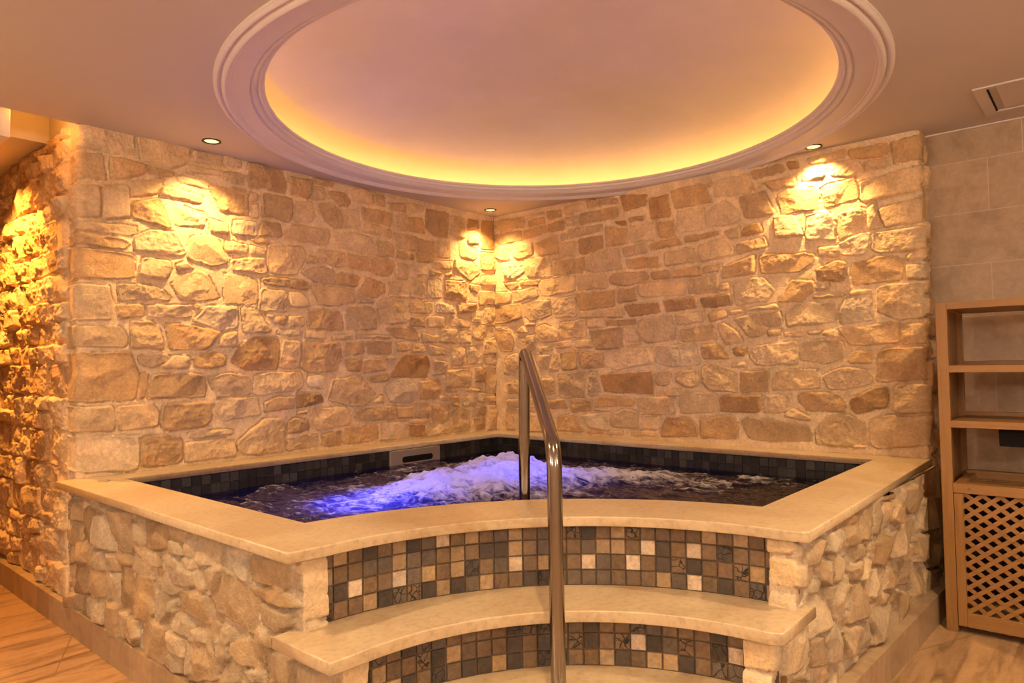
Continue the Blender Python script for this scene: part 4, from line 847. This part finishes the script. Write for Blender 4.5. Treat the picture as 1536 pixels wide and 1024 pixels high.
# open frame top over the cabinet
bm = bmesh.new()
add_box(bm, (SX1 - 0.05, SY0 + PW + 0.001, 0.610), (SX1 + 0.006, SY1 - PW - 0.001, 0.652), 0.002)
add_box(bm, (SX0 + 0.02, SY0 + PW + 0.001, 0.615), (SX0 + 0.06, SY1 - PW - 0.001, 0.665), 0.002)
add_box(bm, (SX0 + 0.05, SY0 + PW + 0.001, 0.612), (SX1 - 0.05, SY0 + PW + 0.04, 0.652), 0.002)
bm_obj('cabinet_top', bm, WOODY, sh)
def lattice(bm, o, du, dv, w, h, pu, pv, sw, th):
    """diagonal slats clipped to a w x h rectangle; o origin, du,dv unit axes, normal n"""
    n = du.cross(dv)
    for sgn, lay in ((1, 0), (-1, 1)):
        d = Vector((pu, pv * sgn)).normalized(); nn = Vector((-d.y, d.x))
        step = abs(pu * nn.x)
        R = w + h
        k = -int(R / step) - 1
        while k * step < R:
            c = Vector((0, 0 if sgn > 0 else h)) + nn * (k * step)
            poly = [c - d * R * 2 - nn * sw / 2, c + d * R * 2 - nn * sw / 2, c + d * R * 2 + nn * sw / 2, c - d * R * 2 + nn * sw / 2]
            for ax, lim, sg in ((0, 0, 1), (0, w, -1), (1, 0, 1), (1, h, -1)):
                outp = []
                for i in range(len(poly)):
                    a, b = poly[i], poly[(i + 1) % len(poly)]
                    da, db = sg * (a[ax] - lim), sg * (b[ax] - lim)
                    if da >= 0: outp.append(a)
                    if da * db < 0: outp.append(a + (b - a) * (da / (da - db)))
                poly = outp
                if len(poly) < 3: break
            if len(poly) >= 3:
                z0 = lay * -th
                bot = [bm.verts.new(o + du * p.x + dv * p.y + n * (z0 - th)) for p in poly]; top = [bm.verts.new(o + du * p.x + dv * p.y + n * z0) for p in poly]
                try:
                    bm.faces.new(bot); bm.faces.new(top)
                    for i in range(len(poly)): bm.faces.new((bot[i], bot[(i + 1) % len(poly)], top[(i + 1) % len(poly)], top[i]))
                except ValueError: pass
            k += 1
# radiator-style lattice lying in the cabinet top
bm = bmesh.new(); lattice(bm, Vector((SX1 - 0.055, SY0 + PW + 0.03, 0.630)), Vector((0, 1, 0)), Vector((-1, 0, 0)), SY1 - SY0 - 2 * PW - 0.06, SX1 - SX0 - 0.11, 0.06, 0.055, 0.022, 0.006)
bm_obj('lattice_top', bm, WOODY, sh)
DY0, DY1 = SY0 + PW + 0.002, SY1 - PW - 0.002
door = box('lattice_door', (SX1 - 0.022, DY0, 0.030), (SX1 + 0.002, DY0 + 0.034, 0.608), WOODZ, sh, 0.002)
box('door_stile', (SX1 - 0.022, DY1 - 0.034, 0.030), (SX1 + 0.002, DY1, 0.608), WOODZ, door, 0.002)
box('door_rail', (SX1 - 0.022, DY0 + 0.034, 0.030), (SX1 + 0.002, DY1 - 0.034, 0.090), WOODY, door, 0.002)
bm = bmesh.new(); lattice(bm, Vector((SX1 - 0.006, DY0 + 0.034, 0.090)), Vector((0, 1, 0)), Vector((0, 0, 1)), DY1 - DY0 - 0.068, 0.52, 0.064, 0.051, 0.0172, 0.006)
bm_obj('lattice', bm, WOODY, door)
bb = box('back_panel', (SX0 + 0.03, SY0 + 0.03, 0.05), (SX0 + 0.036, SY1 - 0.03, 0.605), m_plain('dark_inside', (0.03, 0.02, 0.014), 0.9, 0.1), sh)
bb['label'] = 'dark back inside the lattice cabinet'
bx = thing('black_box', 'black box fixed under the lower pine shelf', 'box', (0.30, 3.45, 0.80))
box('case', (0.20, 3.345, 0.815), (0.40, 3.62, 0.8955), BLACK, bx, 0.004)
box('lid', (0.198, 3.343, 0.875), (0.402, 3.622, 0.880), BLACK, bx, 0.001)

# ================================================================= camera, world, view
cam_d = bpy.data.cameras.new('camera'); cam = bpy.data.objects.new('camera', cam_d); COL.objects.link(cam)
cam_d.sensor_fit = 'HORIZONTAL'; cam_d.sensor_width = 36.0; cam_d.lens = 1036.0655 / 1536 * 36.0; cam_d.clip_start = 0.02
f_, pitch, roll, yaw = 1036.0655, 0.0362, -0.0144, 3.9966
fw = Vector((math.sin(yaw) * math.cos(pitch), math.cos(yaw) * math.cos(pitch), math.sin(pitch)))
rt = fw.cross(Vector((0, 0, 1))).normalized(); up = rt.cross(fw)
c_, s_ = math.cos(roll), math.sin(roll)
rt, up = rt * c_ + up * s_, up * c_ - rt * s_
M = Matrix(((rt.x, up.x, -fw.x, 4.0894), (rt.y, up.y, -fw.y, 3.7349), (rt.z, up.z, -fw.z, 1.1948), (0, 0, 0, 1)))
cam.matrix_world = M
scene.camera = cam
w = bpy.data.worlds.new('world'); scene.world = w; w.use_nodes = True
w.node_tree.nodes['Background'].inputs[0].default_value = (1.0, 0.75, 0.5, 1); w.node_tree.nodes['Background'].inputs[1].default_value = 0.02
scene.view_settings.view_transform = 'Standard'; scene.view_settings.look = 'None'; scene.view_settings.gamma = 1.0; scene.view_settings.use_curve_mapping = False
scene.view_settings.exposure = EXPOSURE
scene.cycles.use_denoising = True
scene.cycles.max_bounces = 10; scene.cycles.diffuse_bounces = 5; scene.cycles.transparent_max_bounces = 12
scene.cycles.sample_clamp_indirect = 6.0
